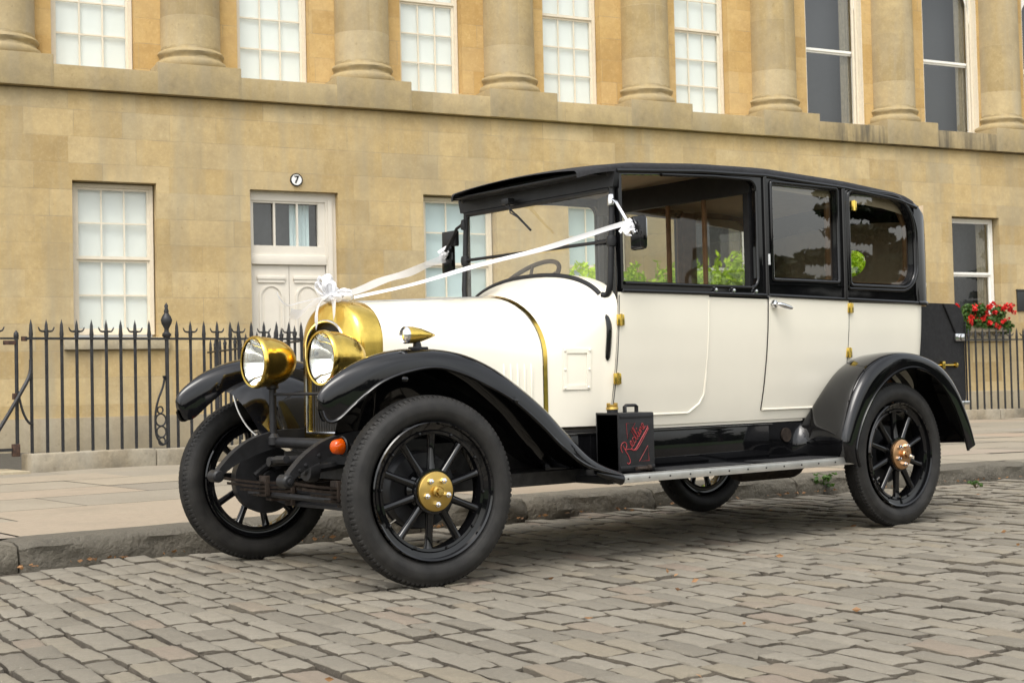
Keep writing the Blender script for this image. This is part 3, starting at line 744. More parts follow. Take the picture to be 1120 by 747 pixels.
# gate at the left edge, with diagonal brace
g = thing('iron_gate', 'black iron gate with a diagonal brace at the left edge of the pavement railing', 'gate', (1.2, yplinth(1.2), 0), math.atan2(-.0269, 1))
MB().box(-1.4, .02, -.014, .014, RZR-.009, RZR+.009).build('top_rail', 'iron', g, smooth=0)
MB().box(-1.4, -.02, -.014, .014, .352, .380).build('bottom_rail', 'iron', g, smooth=0)
for k in range(9): add_bar(g, (-.19-.162*k, 0, 0), (k+1) % 2, 0)
m = MB(); m.tube([(0, 0, .30), (0, 0, 1.44)], .018, 8); m.lathe([(.018, 1.42), (.026, 1.44), (.024, 1.47), (0, 1.50)], 8, 'z'); m.build('hinge_post', 'iron', g)
m = MB(); P = catmull([(.135, -.01, 1.22), (.12, -.02, 1.08), (.03, -.05, .92), (-.15, -.05, .62), (-.31, -.05, .38), (-.42, -.04, .30), (-.46, -.03, .15)], 40); m.tube([tuple(p) for p in P], .019, 7)
P = catmull([(.0, -.03, .92), (.04, -.03, .74), (.09, -.03, .63), (.135, -.02, .60)], 14); m.tube([tuple(p) for p in P], .012, 6)
m.build('diagonal_brace', 'iron', g)
m = MB(); m.box(-.05, .02, -.03, .03, .30, .42, bev=.01).box(-.04, .03, -.025, .025, .84, .90, bev=.008).box(-.12, -.01, -.02, .02, 1.36, 1.40, bev=.005).box(.05, .10, -.02, .02, 1.395, 1.44, bev=.006)
m.build('hinge_fitting', 'iron_rust', g)
st = MB().box(.25, 1.20, yplinth(1)-.35, yplinth(1)+.3, .10, .175, bev=.01); o = st.build('stone_step', 'stone_sill'); tag(o, 'pale worn stone step under the iron gate', 'step')

# ------------------------------------------------------------------ TREES across the lawn (they show in the car windows)
def cedar(x, y, h, r, label, nb=9):
    t = thing('cedar_tree', label, 'tree', (x, y, 0), 0, 'cedars on the lawn across the road')
    m = MB(); tr = [(0, 0, -.1), (.1, 0, h*.3), (0, .15, h*.6), (0, 0, h*.95)]; m.tube(tr, [h*.045, h*.035, h*.022, .05], 10); cs = []; tn = []
    for k in range(nb*3):
        zz = h*(.22+.75*k/(nb*3)); a = k*2.4+rng.uniform(-.4, .4); ln = r*(1.08-.75*(zz/h)**2)*rng.uniform(.7, 1.15)
        e = (cos(a)*ln, sin(a)*ln, zz+ln*.10); m.tube([(0, 0, zz-.2), (e[0]*.5, e[1]*.5, zz+.1), e], [.14, .09, .03], 6)
        for q in np.linspace(.35, 1, 6):
            c = (e[0]*q+rng.normal(0, .25), e[1]*q+rng.normal(0, .25), zz+ln*.1*q+.1); nn = 80
            cs.append(clump(nn, (ln*.24+.3, ln*.24+.3, .28), c)); tn += list(np.full(nn, rng.uniform(.1, .9)))
    m.build('trunk', 'bark', t); leaves(np.concatenate(cs), .24, 'leaf_dark', 'crown', t, tint=tn)
cedar(62, -50.5, 8.2, 3.4, 'dark spreading cedar on the lawn, mirrored low in the rear door glass')
cedar(51.4, -35.4, 15, 3.0, 'tall dark cedar on the lawn, mirrored in the rear quarter glass')
cedar(-20, -60, 12, 5, 'dark cedar far out on the lawn opposite the front of the car')

# ================================================================== THE CAR
# car coordinates: x from the front axle to the rear, y from the near wheels to the far wheels, z up
car = thing('vintage_limousine', 'cream and black vintage limousine with brass radiator and headlamps parked at the kerb', 'car', (L_/2, YC, 0))
CO = (-L_/2, -YC, 0)
def part(mb, name, mats, parent=None, smooth=38, **kw):
    """car part given in car coordinates; a sub-part keeps its parent's frame"""
    return mb.build(name, mats, car if parent is None else parent, off=CO, smooth=smooth, **kw)
def sides(fn, name, mats, parent=None, **kw):
    out = []
    for far in (0, 1):
        m = fn()
        if far: m.mirror()
        out.append(part(m, name, mats, parent, **kw))
    return out

# ---- body shell
ZT = [.64, .69, .77, .84, 1.0, 1.15, 1.325]; YT = [.215, .20, .183, .168, .143, .128, .12]
yb = lambda z: float(np.interp(z, ZT, YT))
def zarch(x):
    d = .25-(x-3.34)**2
    return max(.645, .42+sqrt(d)) if d > 0 else .645
def body():
    m = MB(); zz = np.linspace(0, 1, 12); rings = []
    xs = list(np.linspace(1.275, 2.8, 14))+list(np.linspace(2.83, 3.78, 24))
    stations = [(x, 0., 0) for x in xs]
    for side in (0, 1):
        grid = []
        for x in xs:
            z0 = zarch(x); col = []
            for t in zz:
                z = z0+(1.325-z0)*t; y = yb(z); col.append((x, y if not side else T_-y, z))
            grid.append(col)
        m.loft(grid, closed=False)
    # rear panel with rounded corners
    rear = []
    r = .14
    for z in np.linspace(.70, 1.325, 10):
        y0 = yb(z); xr = 3.93-.03*max(0, (1.0-z)/.3)**2; row = []
        for a in np.linspace(0, pi/2, 8): row.append((xr-r+r*sin(a), y0+r-r*cos(a), z))
        row += [(xr, T_-y, z) for _, y, z in row[::-1]][:0]
        full = row+[(x, T_-y, zq) for x, y, zq in row[::-1]]; full = [(3.78, y0, z)]+full+[(3.78, T_-y0, z)]
        rear.append(full)
    m.loft(rear, closed=False); return m
bodyo = part(body(), 'body', 'cream')
sides(lambda: MB().box(1.28, 2.80, .222, .245, .628, .660, bev=.005), 'sill', 'cream')
m = MB()
m.box(-.02, 2.45, .42, 1.12, .44, .60).box(2.45, 3.9, .40, 1.14, .46, .60).box(1.0, 3.85, .24, 1.30, .60, .64).box(.55, 1.0, .40, 1.14, .45, .66)
m.box(.25, 1.12, .16, T_-.16, .385, .45).box(1.25, 3.85, .26, .28, .64, .95).box(1.25, 3.85, T_-.28, T_-.26, .64, .95)
part(m, 'underbody', 'chassis', smooth=0)  # plain dark boxes filling the underside, added to block light

# ---- bonnet, scuttle
def section(X, a, b, zt, hb, zb, n, N=26):
    """open ring over the car: near bottom, up the side, over the crown, down the far side"""
    pts = []; z1 = zt-b
    for t in np.linspace(0, 1, 7): z = zb+(z1-zb)*t; pts.append((X, -(hb+(a-hb)*(1-(1-t)**1.6)), z))
    for t in np.linspace(0, 1, N)[1:]:
        an = pi*t/1.0; c, s_ = cos(pi-an), sin(an)
        pts.append((X, a*np.sign(c)*abs(c)**(2/n), z1+b*abs(s_)**(2/n)))
    for t in np.linspace(1, 0, 7)[1:]: z = zb+(z1-zb)*t; pts.append((X, (hb+(a-hb)*(1-(1-t)**1.6)), z))
    return [(x, y+YC, z) for x, y, z in pts]
RADS = dict(a=.262, b=.21, zt=1.292, n=2.15)
bon = []
for t in np.linspace(0, 1, 12):
    bon.append(section(.10+.825*t, .258+(.468-.258)*t, .205+(.33-.205)*t, 1.286+(1.328-1.286)*t, .258+(.466-.258)*t, .655, 2.15-.15*t))
bonnet = part(MB().loft(bon, closed=False), 'bonnet', 'cream', smooth=60)
hing = MB(); hing.tube([(.11, YC, 1.289), (.92, YC, 1.331)], .006, 6); part(hing, 'hinge_strip', 'alu', bonnet)
# louvres low on the bonnet side
def louv():
    m = MB()
    for k in range(5):
        x = .72+.036*k; t = (x-.1)/.825; y = YC-(.258+.21*t)
        pts = [(x, y+.004, .74), (x, y, .78), (x, y-.001, .95), (x, y+.006, .99)]
        m.tube(pts, [.004, .007, .007, .003], 6)
    return m
sides(louv, 'louvre', 'cream', bonnet)
def bcatch():
    m = MB(); m.lathe([(0, -.018), (.010, -.018), (.012, -.008), (.012, .004)], 12, 'y', (.46, YC-.352, 1.0)); m.box(.43, .52, YC-.356, YC-.345, .98, 1.02, mi=1, bev=.003); return m
sides(bcatch, 'bonnet_catch', ['brass_dull', 'cream'], bonnet)
# scuttle
SS = [(.945, .470, .33, 1.331, .468, .655, 2.0), (1.02, .500, .325, 1.352, .488, .655, 2.05), (1.10, .535, .31, 1.380, .508, .655, 2.12), (1.17, .565, .29, 1.408, .525, .655, 2.2), (1.235, .596, .255, 1.438, .540, .655, 2.3), (1.28, .640, .20, 1.450, .555, .655, 2.4)]
P = catmull([list(s) for s in SS], 22); scut = [section(*p) for p in P]
part(MB().loft(scut, closed=False), 'scuttle', 'cream', smooth=60)
band = [section(.925, .474, .333, 1.334, .472, .66, 2.0), section(.947, .478, .333, 1.338, .476, .66, 2.0)]
part(MB().loft(band, closed=False), 'brass_band', 'brass', smooth=60)
# access panel on the scuttle side
def sy(x, z):
    s = catmull([list(q) for q in SS], 60); k = int(np.argmin(abs(s[:, 0]-x))); a, b, zt, hb = s[k, 1], s[k, 2], s[k, 3], s[k, 4]
    t = (z-.655)/(zt-b-.655); t = min(1, max(0, t)); return YC-(hb+(a-hb)*(1-(1-t)**1.6))
def acc():
    m = MB(); o = [(1.025, .84), (1.165, .84), (1.165, 1.045), (1.025, 1.045)]; i = [(1.045, .862), (1.143, .862), (1.143, 1.022), (1.045, 1.022)]
    m.panel(o, [i], lambda a, b, d: (a, sy(a, b)-d, b), .001, .007)
    for x, z in ((1.035, .85), (1.155, .85), (1.155, 1.035), (1.035, 1.035), (1.035, .94), (1.155, .94)):
        m.lathe([(0, -.012), (.005, -.011), (.007, -.006)], 8, 'y', (x, sy(x, z), z))
    return m
sides(acc, 'access_panel', 'cream', smooth=30)

# ---- radiator
def radsec(X, ins):
    return section(X, RADS['a']-ins, RADS['b']-ins*.9, RADS['zt']-ins*1.05, RADS['a']-ins, .625+ins*.4, RADS['n'], 34)
rr = [radsec(.115, .0), radsec(.105, -.003), radsec(.02, -.002), radsec(.0, .002), radsec(-.016, .012), radsec(-.026, .028), radsec(-.034, .052), radsec(-.042, .078), radsec(-.045, .088), radsec(-.04, .094), radsec(.0, .098)]
rad = part(MB().loft(rr, closed=True), 'radiator_shell', 'brass', smooth=45)
q = radsec(-.045, .091); part(MB().tube(q, .0075, 8, closed=True), 'radiator_rim', 'chrome', rad)
core = MB(); q = radsec(-.01, .085); core.add(q, [tuple(range(len(q)))])
for k in range(17): y = YC-.18+.36*k/16; core.tube([(-.02, y, .66), (-.02, y, 1.05+.1*sqrt(max(0, 1-((y-YC)/.19)**2)))], .0035, 4)
part(core, 'radiator_core', 'chassis', rad, smooth=0)
cap = MB(); cap.lathe([(0, 1.28), (.034, 1.28), (.036, 1.304), (.028, 1.31), (0, 1.312)], 20, 'z', (.05, YC, 0)); part(cap, 'filler_cap', 'brass', rad)

# ---- mudguards
def guard(lip, crown, ys, inner=None, N=70, pw=.62, M=20, skew=1.):
    ml = catmull(lip, N); mc = catmull(crown, N); mi_ = catmull(inner, N) if inner is not None else ml; w = catmull([(y0, y1) for y0, y1 in ys], N)
    rings = []
    for k in range(N):
        ring = []; y0, y1 = w[k]
        for t in np.linspace(0, 1, M):
            s = ((1-cos(pi*t))/2)**skew; b = sin(pi*t)**pw
            base = ml[k]*(1-s)+mi_[k]*s; p = base*(1-b)+mc[k]*b; ring.append((p[0], y0+(y1-y0)*s, p[1]))
        rings.append(ring)
    return rings
FL = [(-.484, .778), (-.462, .735), (-.415, .742), (-.345, .805), (-.23, .892), (-.10, .938), (.03, .955), (.15, .93), (.27, .88), (.42, .80), (.56, .69), (.68, .58), (.83, .485), (1.06, .425)]
FC = [(-.486, .786), (-.497, .838), (-.455, .893), (-.352, .963), (-.22, 1.014), (-.085, 1.04), (.055, 1.042), (.21, 1.022), (.35, .97), (.47, .895), (.62, .785), (.75, .66), (.92, .515), (1.07, .447)]
FY = [(.085, .115), (-.005, .180), (-.06, .205), (-.10, .215)]+[(-.12, .22)]*8+[(-.115, .215), (-.11, .21)]
def fguard():
    m = MB(); R = guard(FL, FC, FY, pw=.55); m.loft(R, closed=False); m.tube([r[0] for r in R], .009, 6);
    m.lathe([(0, -.02), (.012, -.016), (.014, 0)], 10, 'y', (.40, -.115, .80)); m.lathe([(0, -.02), (.010, -.016), (.012, 0)], 10, 'y', (-.20, -.118, .905))
    m.tube([(.90, -.098, .448), (.98, -.102, .425), (1.06, -.102, .405)], [.010, .018, .026], 10)
    return m
fgs = sides(fguard, 'front_mudguard', 'black_paint', smooth=60)
# inner valance between mudguard and chassis
def fval():
    R = guard(FL, FC, FY, pw=.55); top = [r[-1] for r in R if r[-1][0] > -.27]; rings = []
    for t in np.linspace(0, 1, 8):
        row = []
        for x, y, z in top:
            zb = .60 if x > -.1 else .66; zb = min(zb, z-.01); yy = y+(.43-y)*t**.8; row.append((x+.05*t, yy, z+(zb-z)*t**1.4))
        rings.append(row)
    return MB().loft(rings, closed=False)
for g, far in zip(fgs, (0, 1)):
    m = fval()
    if far: m.mirror()
    part(m, 'splash_apron', 'black_paint', g, smooth=60)
RL = [(2.86, .372), (2.835, .47), (2.885, .60), (2.965, .715), (3.06, .805), (3.2, .885), (3.38, .918), (3.55, .882), (3.68, .80), (3.785, .685), (3.862, .545), (3.91, .415)]
RC = [(2.78, .40), (2.745, .52), (2.80, .67), (2.885, .812), (3.0, .922), (3.17, .996), (3.36, 1.012), (3.56, .982), (3.72, .915), (3.845, .80), (3.955, .62), (4.025, .455)]
RI = [(2.62, .40), (2.64, .52), (2.82, .655), (2.985, .775), (3.10, .868), (3.24, .95), (3.38, 1.01), (3.58, .95), (3.72, .87), (3.825, .76), (3.925, .60), (3.995, .44)]
RY = [(-.125, .20)]*12
def rguard():
    m = MB(); R = guard(RL, RC, RY, RI, pw=.6, skew=1.75); m.loft(R, closed=False); m.tube([r[0] for r in R], .009, 6)
    return m
sides(rguard, 'rear_mudguard', 'black_paint', smooth=60)
def arch_in():      # inner wheel box behind the rear wheel
    m = MB(); rings = []
    for a in np.linspace(radians(-5), radians(185), 24): rings.append([(3.34+.53*cos(a), .12, .42+.53*sin(a)), (3.34+.53*cos(a), .42, .42+.53*sin(a))])
    m.loft(rings, closed=False); m.box(2.9, 3.85, .42, .43, .45, .98); return m
sides(arch_in, 'wheel_box', 'black_satin', smooth=40)

# ---- running boards
def rb():
    m = MB(); m.box(1.0, 2.90, -.075, .20, .385, .418); return m
for far, o in enumerate(sides(rb, 'running_board', 'black_satin', smooth=0)):
    def add(fn, nm, mt, sm=30):
        q = fn(); 
        if far: q.mirror()
        part(q, nm, mt, o, smooth=sm)
    def trim():
        m = MB(); m.box(1.03, 2.88, -.086, -.074, .385, .424, bev=.003).box(1.03, 2.88, -.086, -.055, .4245, .4275)
        for k in range(13): m.lathe([(0, -.091), (.004, -.090), (.005, -.086)], 8, 'y', (1.12+.143*k, 0, .405), mi=1)
        return m
    q = trim(); 
    if far: q.mirror()
    part(q, 'edge_trim', ['alu', 'chassis'], o, smooth=30)
    add(lambda: MB().box(1.42, 2.05, -.05, .14, .4195, .432, bev=.004).box(2.20, 2.84, -.05, .14, .4195, .432, bev=.004), 'tread_mat', 'rubber_mat')
def apron():
    m = MB(); m.box(1.0, 2.47, .192, .204, .42, .618, bev=.004); m.box(.84, 2.85, .20, .215, .40, .62); m.box(.84, 2.5, .186, .20, .612, .624, bev=.004); return m
sides(apron, 'side_apron', 'black_paint', smooth=30)
def undr():
    m = MB(); m.tube([(2.62, .27, .555), (2.62, .19, .555)], .04, 14); m.tube([(2.66, .25, .55), (2.82, .22, .54)], .02, 8); return m
sides(undr, 'spring_shackle', 'rust_dark')
m = MB(); m.lathe([(0, 2.45), (.06, 2.47), (.075, 2.52), (.075, 2.95), (.06, 3.0), (0, 3.02)], 16, 'x', (0, .45, .36)); m.tube([(1.0, .5, .40), (2.5, .45, .36)], .02, 8); part(m, 'silencer', 'rust_dark')
m = MB(); m.tube([(2.45, YC, .46), (3.3, YC, .40)], .035, 10); m.lathe([(0, -.16), (.08, -.15), (.13, -.05), (.13, .05), (.08, .15), (0, .16)], 18, 'y', (3.34, YC, .42)); m.tube([(3.34, .05, .42), (3.34, T_-.05, .42)], .04, 12); part(m, 'rear_axle', 'chassis')

# ---- doors
def door_grid(xl, xr, z0, z1, off=.004, nx=4, nz=18):
    m = MB(); rows = []; 
    for z in np.linspace(z0, z1, nz): rows.append([(xl(z)+(xr(z)-xl(z))*k/nx, yb(z)-off, z) for k in range(nx+1)])
    m.loft(rows, closed=False)
    edge = [r[0] for r in rows[::-1]]+rows[0][1:-1]+[r[-1] for r in rows]
    return m, edge
def fdoor_r(z): return 1.935-.11*max(0, (.80-z)/.10)**2 if z < .80 else 1.935
for far in (0, 1):
    def put(mb, nm, mt, par, **kw):
        if far: mb.mirror()
        return part(mb, nm, mt, par, **kw)
    m, e = door_grid(lambda z: 1.285, fdoor_r, .70, 1.322); b = MB(); b.tube([p for p in e if p[2] < .735 and p[0] > 1.3] if 0 else [(x, yb(.702)-.004, .702) for x in np.linspace(1.30, 1.82, 8)]+[(fdoor_r(z), yb(z)-.004, z) for z in np.linspace(.705, 1.30, 14)], [.006]*8+[.006]*5+[.0035]*9, 6)
    m.add(b.v, b.f); fd = put(m, 'front_door', 'cream', None, smooth=40)
    put(MB().tube([(1.283, yb(z)-.0035, z) for z in np.linspace(.66, 1.31, 12)], .0022, 4), 'door_gap', 'black_satin', fd)
    def hinge(x, z, y=None):
        y = yb(z) if y is None else y; m = MB(); m.box(x-.024, x+.024, y-.012, y-.001, z-.028, z+.028, bev=.004); m.tube([(x, y-.012, z-.03), (x, y-.012, z+.03)], .007, 8); return m
    for z in (1.185, .89): put(hinge(1.29, z), 'hinge', 'brass', fd)
    rl = lambda z: 2.415; rrt = lambda z: min(3.115, 2.86+.27*max(0, (z-.70)/.17))
    m, e = door_grid(rl, rrt, .70, 1.322); bd = [(x, yb(.703)-.004, .703) for x in np.linspace(2.42, 2.855, 8)]+[(rrt(z)-.005, yb(z)-.004, z) for z in np.linspace(.71, .885, 8)]
    m.tube(bd, .0065, 6); rd = put(m, 'rear_door', 'cream', None, smooth=40)
    put(MB().tube([(2.41, yb(z)-.0035, z) for z in np.linspace(.70, 1.318, 12)], .003, 4), 'door_gap', 'black_satin', rd)
    put(MB().tube([(3.125, yb(z)-.001, z) for z in np.linspace(.90, 1.318, 10)], .0018, 4), 'door_gap', 'black_satin', rd)
    for z in (1.275, 1.015): put(hinge(3.13, z), 'hinge', 'brass', rd)
    put(hinge(3.165, 1.875, .105), 'hinge', 'brass', rd)
    h = MB(); h.lathe([(0, -.022), (.020, -.020), (.024, -.006), (.024, .0)], 16, 'y', (2.45, yb(1.285)-.004, 1.285)); P = catmull([(2.45, yb(1.285)-.01, 1.285), (2.452, yb(1.285)-.045, 1.283), (2.48, yb(1.285)-.052, 1.276), (2.56, yb(1.285)-.045, 1.262)], 12)
    h.tube([tuple(p) for p in P], [.009, .009, .010, .011, .012, .013, .0135, .0135, .013, .012, .011, .008], 10); put(h, 'door_handle', 'chrome', rd)
    put(MB().tube([(3.075, .075, 1.275), (3.075, .10, 1.275)], .01, 8), 'door_lock', 'chrome', rd) if 0 else None

# ---- upper side frames with windows
ZE = lambda x: float(np.interp(x, [1.1, 1.3, 1.9, 2.4, 3.1, 3.6, 3.8], [1.93, 1.952, 1.992, 2.008, 1.988, 1.955, 1.915]))
out = [(1.30, 1.318)]+[(3.83, 1.305)]+[(3.83, ZE(3.8))]+[(x, ZE(x)) for x in np.linspace(3.7, 1.30, 20)]
h1 = [(1.318, 1.372), (2.27, 1.372)]+[(2.27+.06*sin(a), 1.432-.06*cos(a)) for a in np.linspace(0, pi/2, 6)]+[(2.33, 1.90)]+[(2.27+.06*cos(a), 1.905+.06*sin(a)) for a in np.linspace(0, pi/2, 6)]+[(2.0, 1.962), (1.6, 1.942), (1.318, 1.922)]
h2 = rrect(2.465, 3.02, 1.435, 1.952, .015, 3)
h3 = rrect(3.15, 3.755, 1.425, 1.945, (.03, .13, .22, .04), 8)
Yp = .118
for far in (0, 1):
    def put(mb, nm, mt, par, **kw):
        if far: mb.mirror()
        return part(mb, nm, mt, par, **kw)
    m = MB(); m.panel(out, [h1, h2, h3], lambda a, b, d: (a, d, b), Yp, Yp+.035)
    fr = put(m, 'side_frame', 'black_paint', None, smooth=20)
    m = MB()
    for h, grow in ((h2, .024), (h3, .03)):
        cx = sum(p[0] for p in h)/len(h); cz = sum(p[1] for p in h)/len(h)
        m.tube([(p[0]+np.sign(p[0]-cx)*grow*.6, Yp-.002, p[1]+np.sign(p[1]-cz)*grow*.6) for p in h], .011, 8, closed=True)
    m.tube([(1.30, Yp-.004, 1.333), (2.4, Yp-.004, 1.333), (3.83, Yp-.004, 1.316)], .011, 8); m.tube([(2.40, Yp-.003, z) for z in (1.33, 1.99)], .014, 8)
    m.tube([(3.085, Yp-.003, z) for z in (1.33, 1.97)], .016, 8); m.tube([(1.32, Yp-.002, 1.372)]+[(p[0], Yp-.002, p[1]) for p in h1[1:-1]], .010, 8)
    m.tube([(2.42, Yp-.002, 1.40), (3.06, Yp-.002, 1.40)], .008, 6); m.tube([(p[0], Yp-.002, p[1]) for p in rrect(3.115, 3.80, 1.388, 1.972, (.02, .17, .26, .03), 10)], .010, 8, closed=True)
    m.tube([(x, Yp-.003, ZE(x)-.012) for x in np.linspace(1.28, 3.8, 30)], .012, 8)
    put(m, 'window_moulding', 'black_paint', fr, smooth=50)
    # brown wood garnish inside the glass
    m = MB(); m.panel(rrect(2.44, 3.05, 1.41, 1.975, .02, 3), [rrect(2.475, 2.99, 1.44, 1.945, .02, 3)], lambda a, b, d: (a, d, b), Yp+.046, Yp+.060)
    m.panel(rrect(3.12, 3.79, 1.39, 1.975, (.05, .15, .24, .06), 8), [rrect(3.16, 3.735, 1.435, 1.94, (.03, .13, .22, .04), 8)], lambda a, b, d: (a, d, b), Yp+.046, Yp+.060)
    put(m, 'wood_garnish', 'trim_brown', fr, smooth=20)
    for nm, h in (('rear_door_glass', h2), ('quarter_glass', h3)):
        m = MB(); m.sheet([(a, b) for a, b in h], lambda a, b, d: (a, d, b), Yp+.020); put(m, nm, 'glass_car', fr, smooth=0)
    m = MB()
    for x in (1.98, 2.12, 2.30): m.lathe([(0, -.012), (.010, -.011), (.012, -.004), (.012, .0)], 10, 'y', (x, Yp-.005, 1.352))
    put(m, 'hood_stud', 'chrome', fr); put(MB().tube([(2.405, Yp-.02, 1.50), (2.405, Yp-.02, 1.56)], .008, 8), 'dovetail', 'chrome', fr)
    # inner trim panel (seen across the car)
    m = MB(); m.panel([(2.36, .70), (3.78, .70), (3.78, 1.40), (2.36, 1.40)], [], lambda a, b, d: (a, d, b), Yp+.11, Yp+.12); put(m, 'door_trim', 'trim_brown', fr, smooth=0)

# ---- roof: cloth over, pale lining inside
hw0 = YC-.112
def plan(x, x0=3.83, r=.155, xr=3.985):
    if x <= x0: return hw0
    return hw0-(r-sqrt(max(0, r*r-(x-x0)**2)))
def roofsec(x, zb, ze, crown, hw, N=30, e=.036):
    pts = [(x, -hw, zb)]
    for a in np.linspace(0, pi/2, 6): pts.append((x, -hw+.03*(1-cos(a)), ze+e*sin(a)*.9))
    for t in np.linspace(0, 1, N)[1:-1]:
        y = -hw+.03+(2*hw-.06)*t; pts.append((x, y, ze+e*.9+crown*(1-(2*t-1)**2)**.9))
    for a in np.linspace(pi/2, 0, 6): pts.append((x, hw-.03*(1-cos(a)), ze+e*sin(a)*.9))
    pts.append((x, hw, zb)); return [(p[0], p[1]+YC, p[2]) for p in pts]
rings = []
for x, hwf, dz in ((1.130, .525, -.022), (1.138, .548, -.018), (1.155, .575, -.010), (1.18, .605, -.004), (1.22, .638, 0), (1.28, 1, 0)):
    hw = hw0 if hwf == 1 else hwf; rings.append(roofsec(x, ZE(max(1.1, x))-.014+dz*.6, ZE(max(1.1, x))+.002+dz*.6, .022, hw, e=.026))
for x in np.linspace(1.4, 3.6, 20): rings.append(roofsec(x, ZE(x)-.004, ZE(x), float(np.interp(x, [1.3, 2.0], [.022, .05])), hw0+.004))
for x, zz in ((3.70, 1.940), (3.77, 1.918)): rings.append(roofsec(x, ZE(x)-.01, zz, .05, hw0+.004))
roof = part(MB().loft(rings, closed=False), 'roof', 'roof_cloth', smooth=60)
rs = []
for x, zz, cr in ((3.771, 1.918, .05), (3.83, 1.89, .05), (3.88, 1.855, .045), (3.92, 1.81, .04), (3.95, 1.75, .04), (3.968, 1.67, .03)):
    rs.append(roofsec(x, 1.305, zz, cr, plan(x)))
m = MB().loft(rs, closed=False)
end = rs[-1]; oval = [(YC+.17*cos(a), 1.615+.10*sin(a)) for a in np.linspace(0, 2*pi, 28)[:-1]]
m.panel([(p[1], p[2]) for p in end], [oval], lambda a, b, d: (3.968+d, a, b), 0, .012)
rq = part(m, 'rear_quarter', 'black_paint', smooth=50)
m = MB(); m.sheet(oval, lambda a, b, d: (3.974, a, b)); part(m, 'rear_window', 'glass', rq, smooth=0)
m = MB(); m.tube([(3.967, y, z) for y, z in oval], .012, 6, closed=True); part(m, 'rear_window_rim', 'black_paint', rq)
m = MB(); m.tube([(3.79, Yp-.004, 1.318)]+[(3.83+.155*sin(a), Yp-.004+.155*(1-cos(a)), 1.318) for a in np.linspace(.1, pi/2, 8)]+[(3.985, YC, 1.318)]+[(3.83+.155*sin(a), T_-Yp+.004-.155*(1-cos(a)), 1.318) for a in np.linspace(pi/2, .1, 8)]+[(3.79, T_-Yp+.004, 1.318)], .014, 8); part(m, 'belt_moulding', 'black_paint', rq)
hl = [[(p[0], p[1]*.97+YC*.03, p[2]-.03) for p in r[2:-2]] for r in rings[5:]]
part(MB().loft(hl, closed=False), 'headlining', 'headlining', roof, smooth=60)
m = MB()       # lining at the back of the cabin and the upper sides
m.panel([(.16, 1.30), (T_-.16, 1.30), (T_-.16, 1.93), (.16, 1.93)], [oval], lambda a, b, d: (3.93+d, a, b), 0, .01)
part(m, 'rear_lining', 'headlining', roof, smooth=0)
def cant():
    m = MB(); m.loft([[(x, .155, ZE(x)+.0), (x, .157, ZE(x)-.075)] for x in np.linspace(2.36, 3.78, 12)], closed=False); return m
sides(cant, 'cant_lining', 'headlining', roof)
m = MB(); m.box(1.165, 1.27, .21, T_-.21, 1.925, 1.935, bev=.003); hp = [(p[1], p[2]-.008) for p in roofsec(1.28, 1.86, ZE(1.28)+.0, .022, hw0, e=.026)]; m.panel([(y, z-.016) for y, z in hp[1:-1]]+[(T_-.13, 1.86), (.13, 1.86)], [], lambda a, b, d: (d, a, b), 1.268, 1.30); part(m, 'header_rail', 'black_satin', roof)

# ---- partition behind the driver, with sliding glass
PX = 2.335
m = MB(); m.box(PX-.02, PX+.02, .15, T_-.15, 1.90, 2.03, bev=.006).box(PX-.02, PX+.02, .16, .20, 1.32, 1.90).box(PX-.02, PX+.02, T_-.20, T_-.16, 1.32, 1.90).box(PX-.02, PX+.02, .24, T_-.24, .66, 1.31)
pt = part(m, 'partition', 'black_satin', smooth=30)
m = MB(); m.box(PX-.012, PX+.012, .503, .520, 1.31, 1.90).box(PX-.012, PX+.012, .79, .808, 1.31, 1.90); part(m, 'partition_bar', 'trim_brown', pt, smooth=0)
m = MB(); m.add([(PX, .22, 1.31), (PX, T_-.22, 1.31), (PX, T_-.22, 1.90), (PX, .22, 1.90)], [(0, 1, 2, 3)]); part(m, 'partition_glass', 'glass_screen', pt, smooth=0)
# pillars on the far side are wrapped in brown trim
m = MB(); m.box(3.02, 3.12, T_-.20, T_-.165, 1.35, 1.96, bev=.008).box(3.02, 3.12, .165, .20, 1.35, 1.96, bev=.008); part(m, 'pillar_trim', 'trim_brown')

# ---- seats, wheel
def seat(x0, x1, xb, z0, z1, zb, nm):
    m = MB(); m.box(x0, x1, .24, T_-.24, z0, z1, bev=.05); m.box(xb, xb+.16, .24, T_-.24, z1-.05, zb, bev=.05)
    for k in range(11): y = .28+(T_-.56)*k/10; m.tube([(xb-.002, y, z1), (xb-.006, y, (z1+zb)/2), (xb+.01, y, zb-.03)], [.01, .02, .008], 6)
    part(m, nm, 'seat_leather')
seat(1.62, 2.14, 2.10, .68, .98, 1.34, 'front_seat'); seat(3.2, 3.76, 3.70, .68, 1.02, 1.42, 'rear_seat')
SWc = Vector((1.53, 1.16, 1.435)); R3 = Matrix.Rotation(radians(-38), 4, 'Y')
m = MB(); ring = [(.225*cos(a), .225*sin(a), 0) for a in np.linspace(0, 2*pi, 49)[:-1]]; m.tube(ring, .0135, 10, closed=True)
for k in range(4): a = k*pi/2+.5; m.tube([(0, 0, -.03), (.22*cos(a), .22*sin(a), 0)], [.011, .009], 6)
m.lathe([(0, .0), (.03, -.005), (.04, -.03), (.02, -.05)], 16, 'z'); m.tube([(0, 0, -.03), (0, 0, -.8)], .018, 8)
m.xf(Matrix.Translation(SWc) @ Matrix.Rotation(radians(-40), 4, 'Y')); part(m, 'steering_wheel', 'wood_wheel')

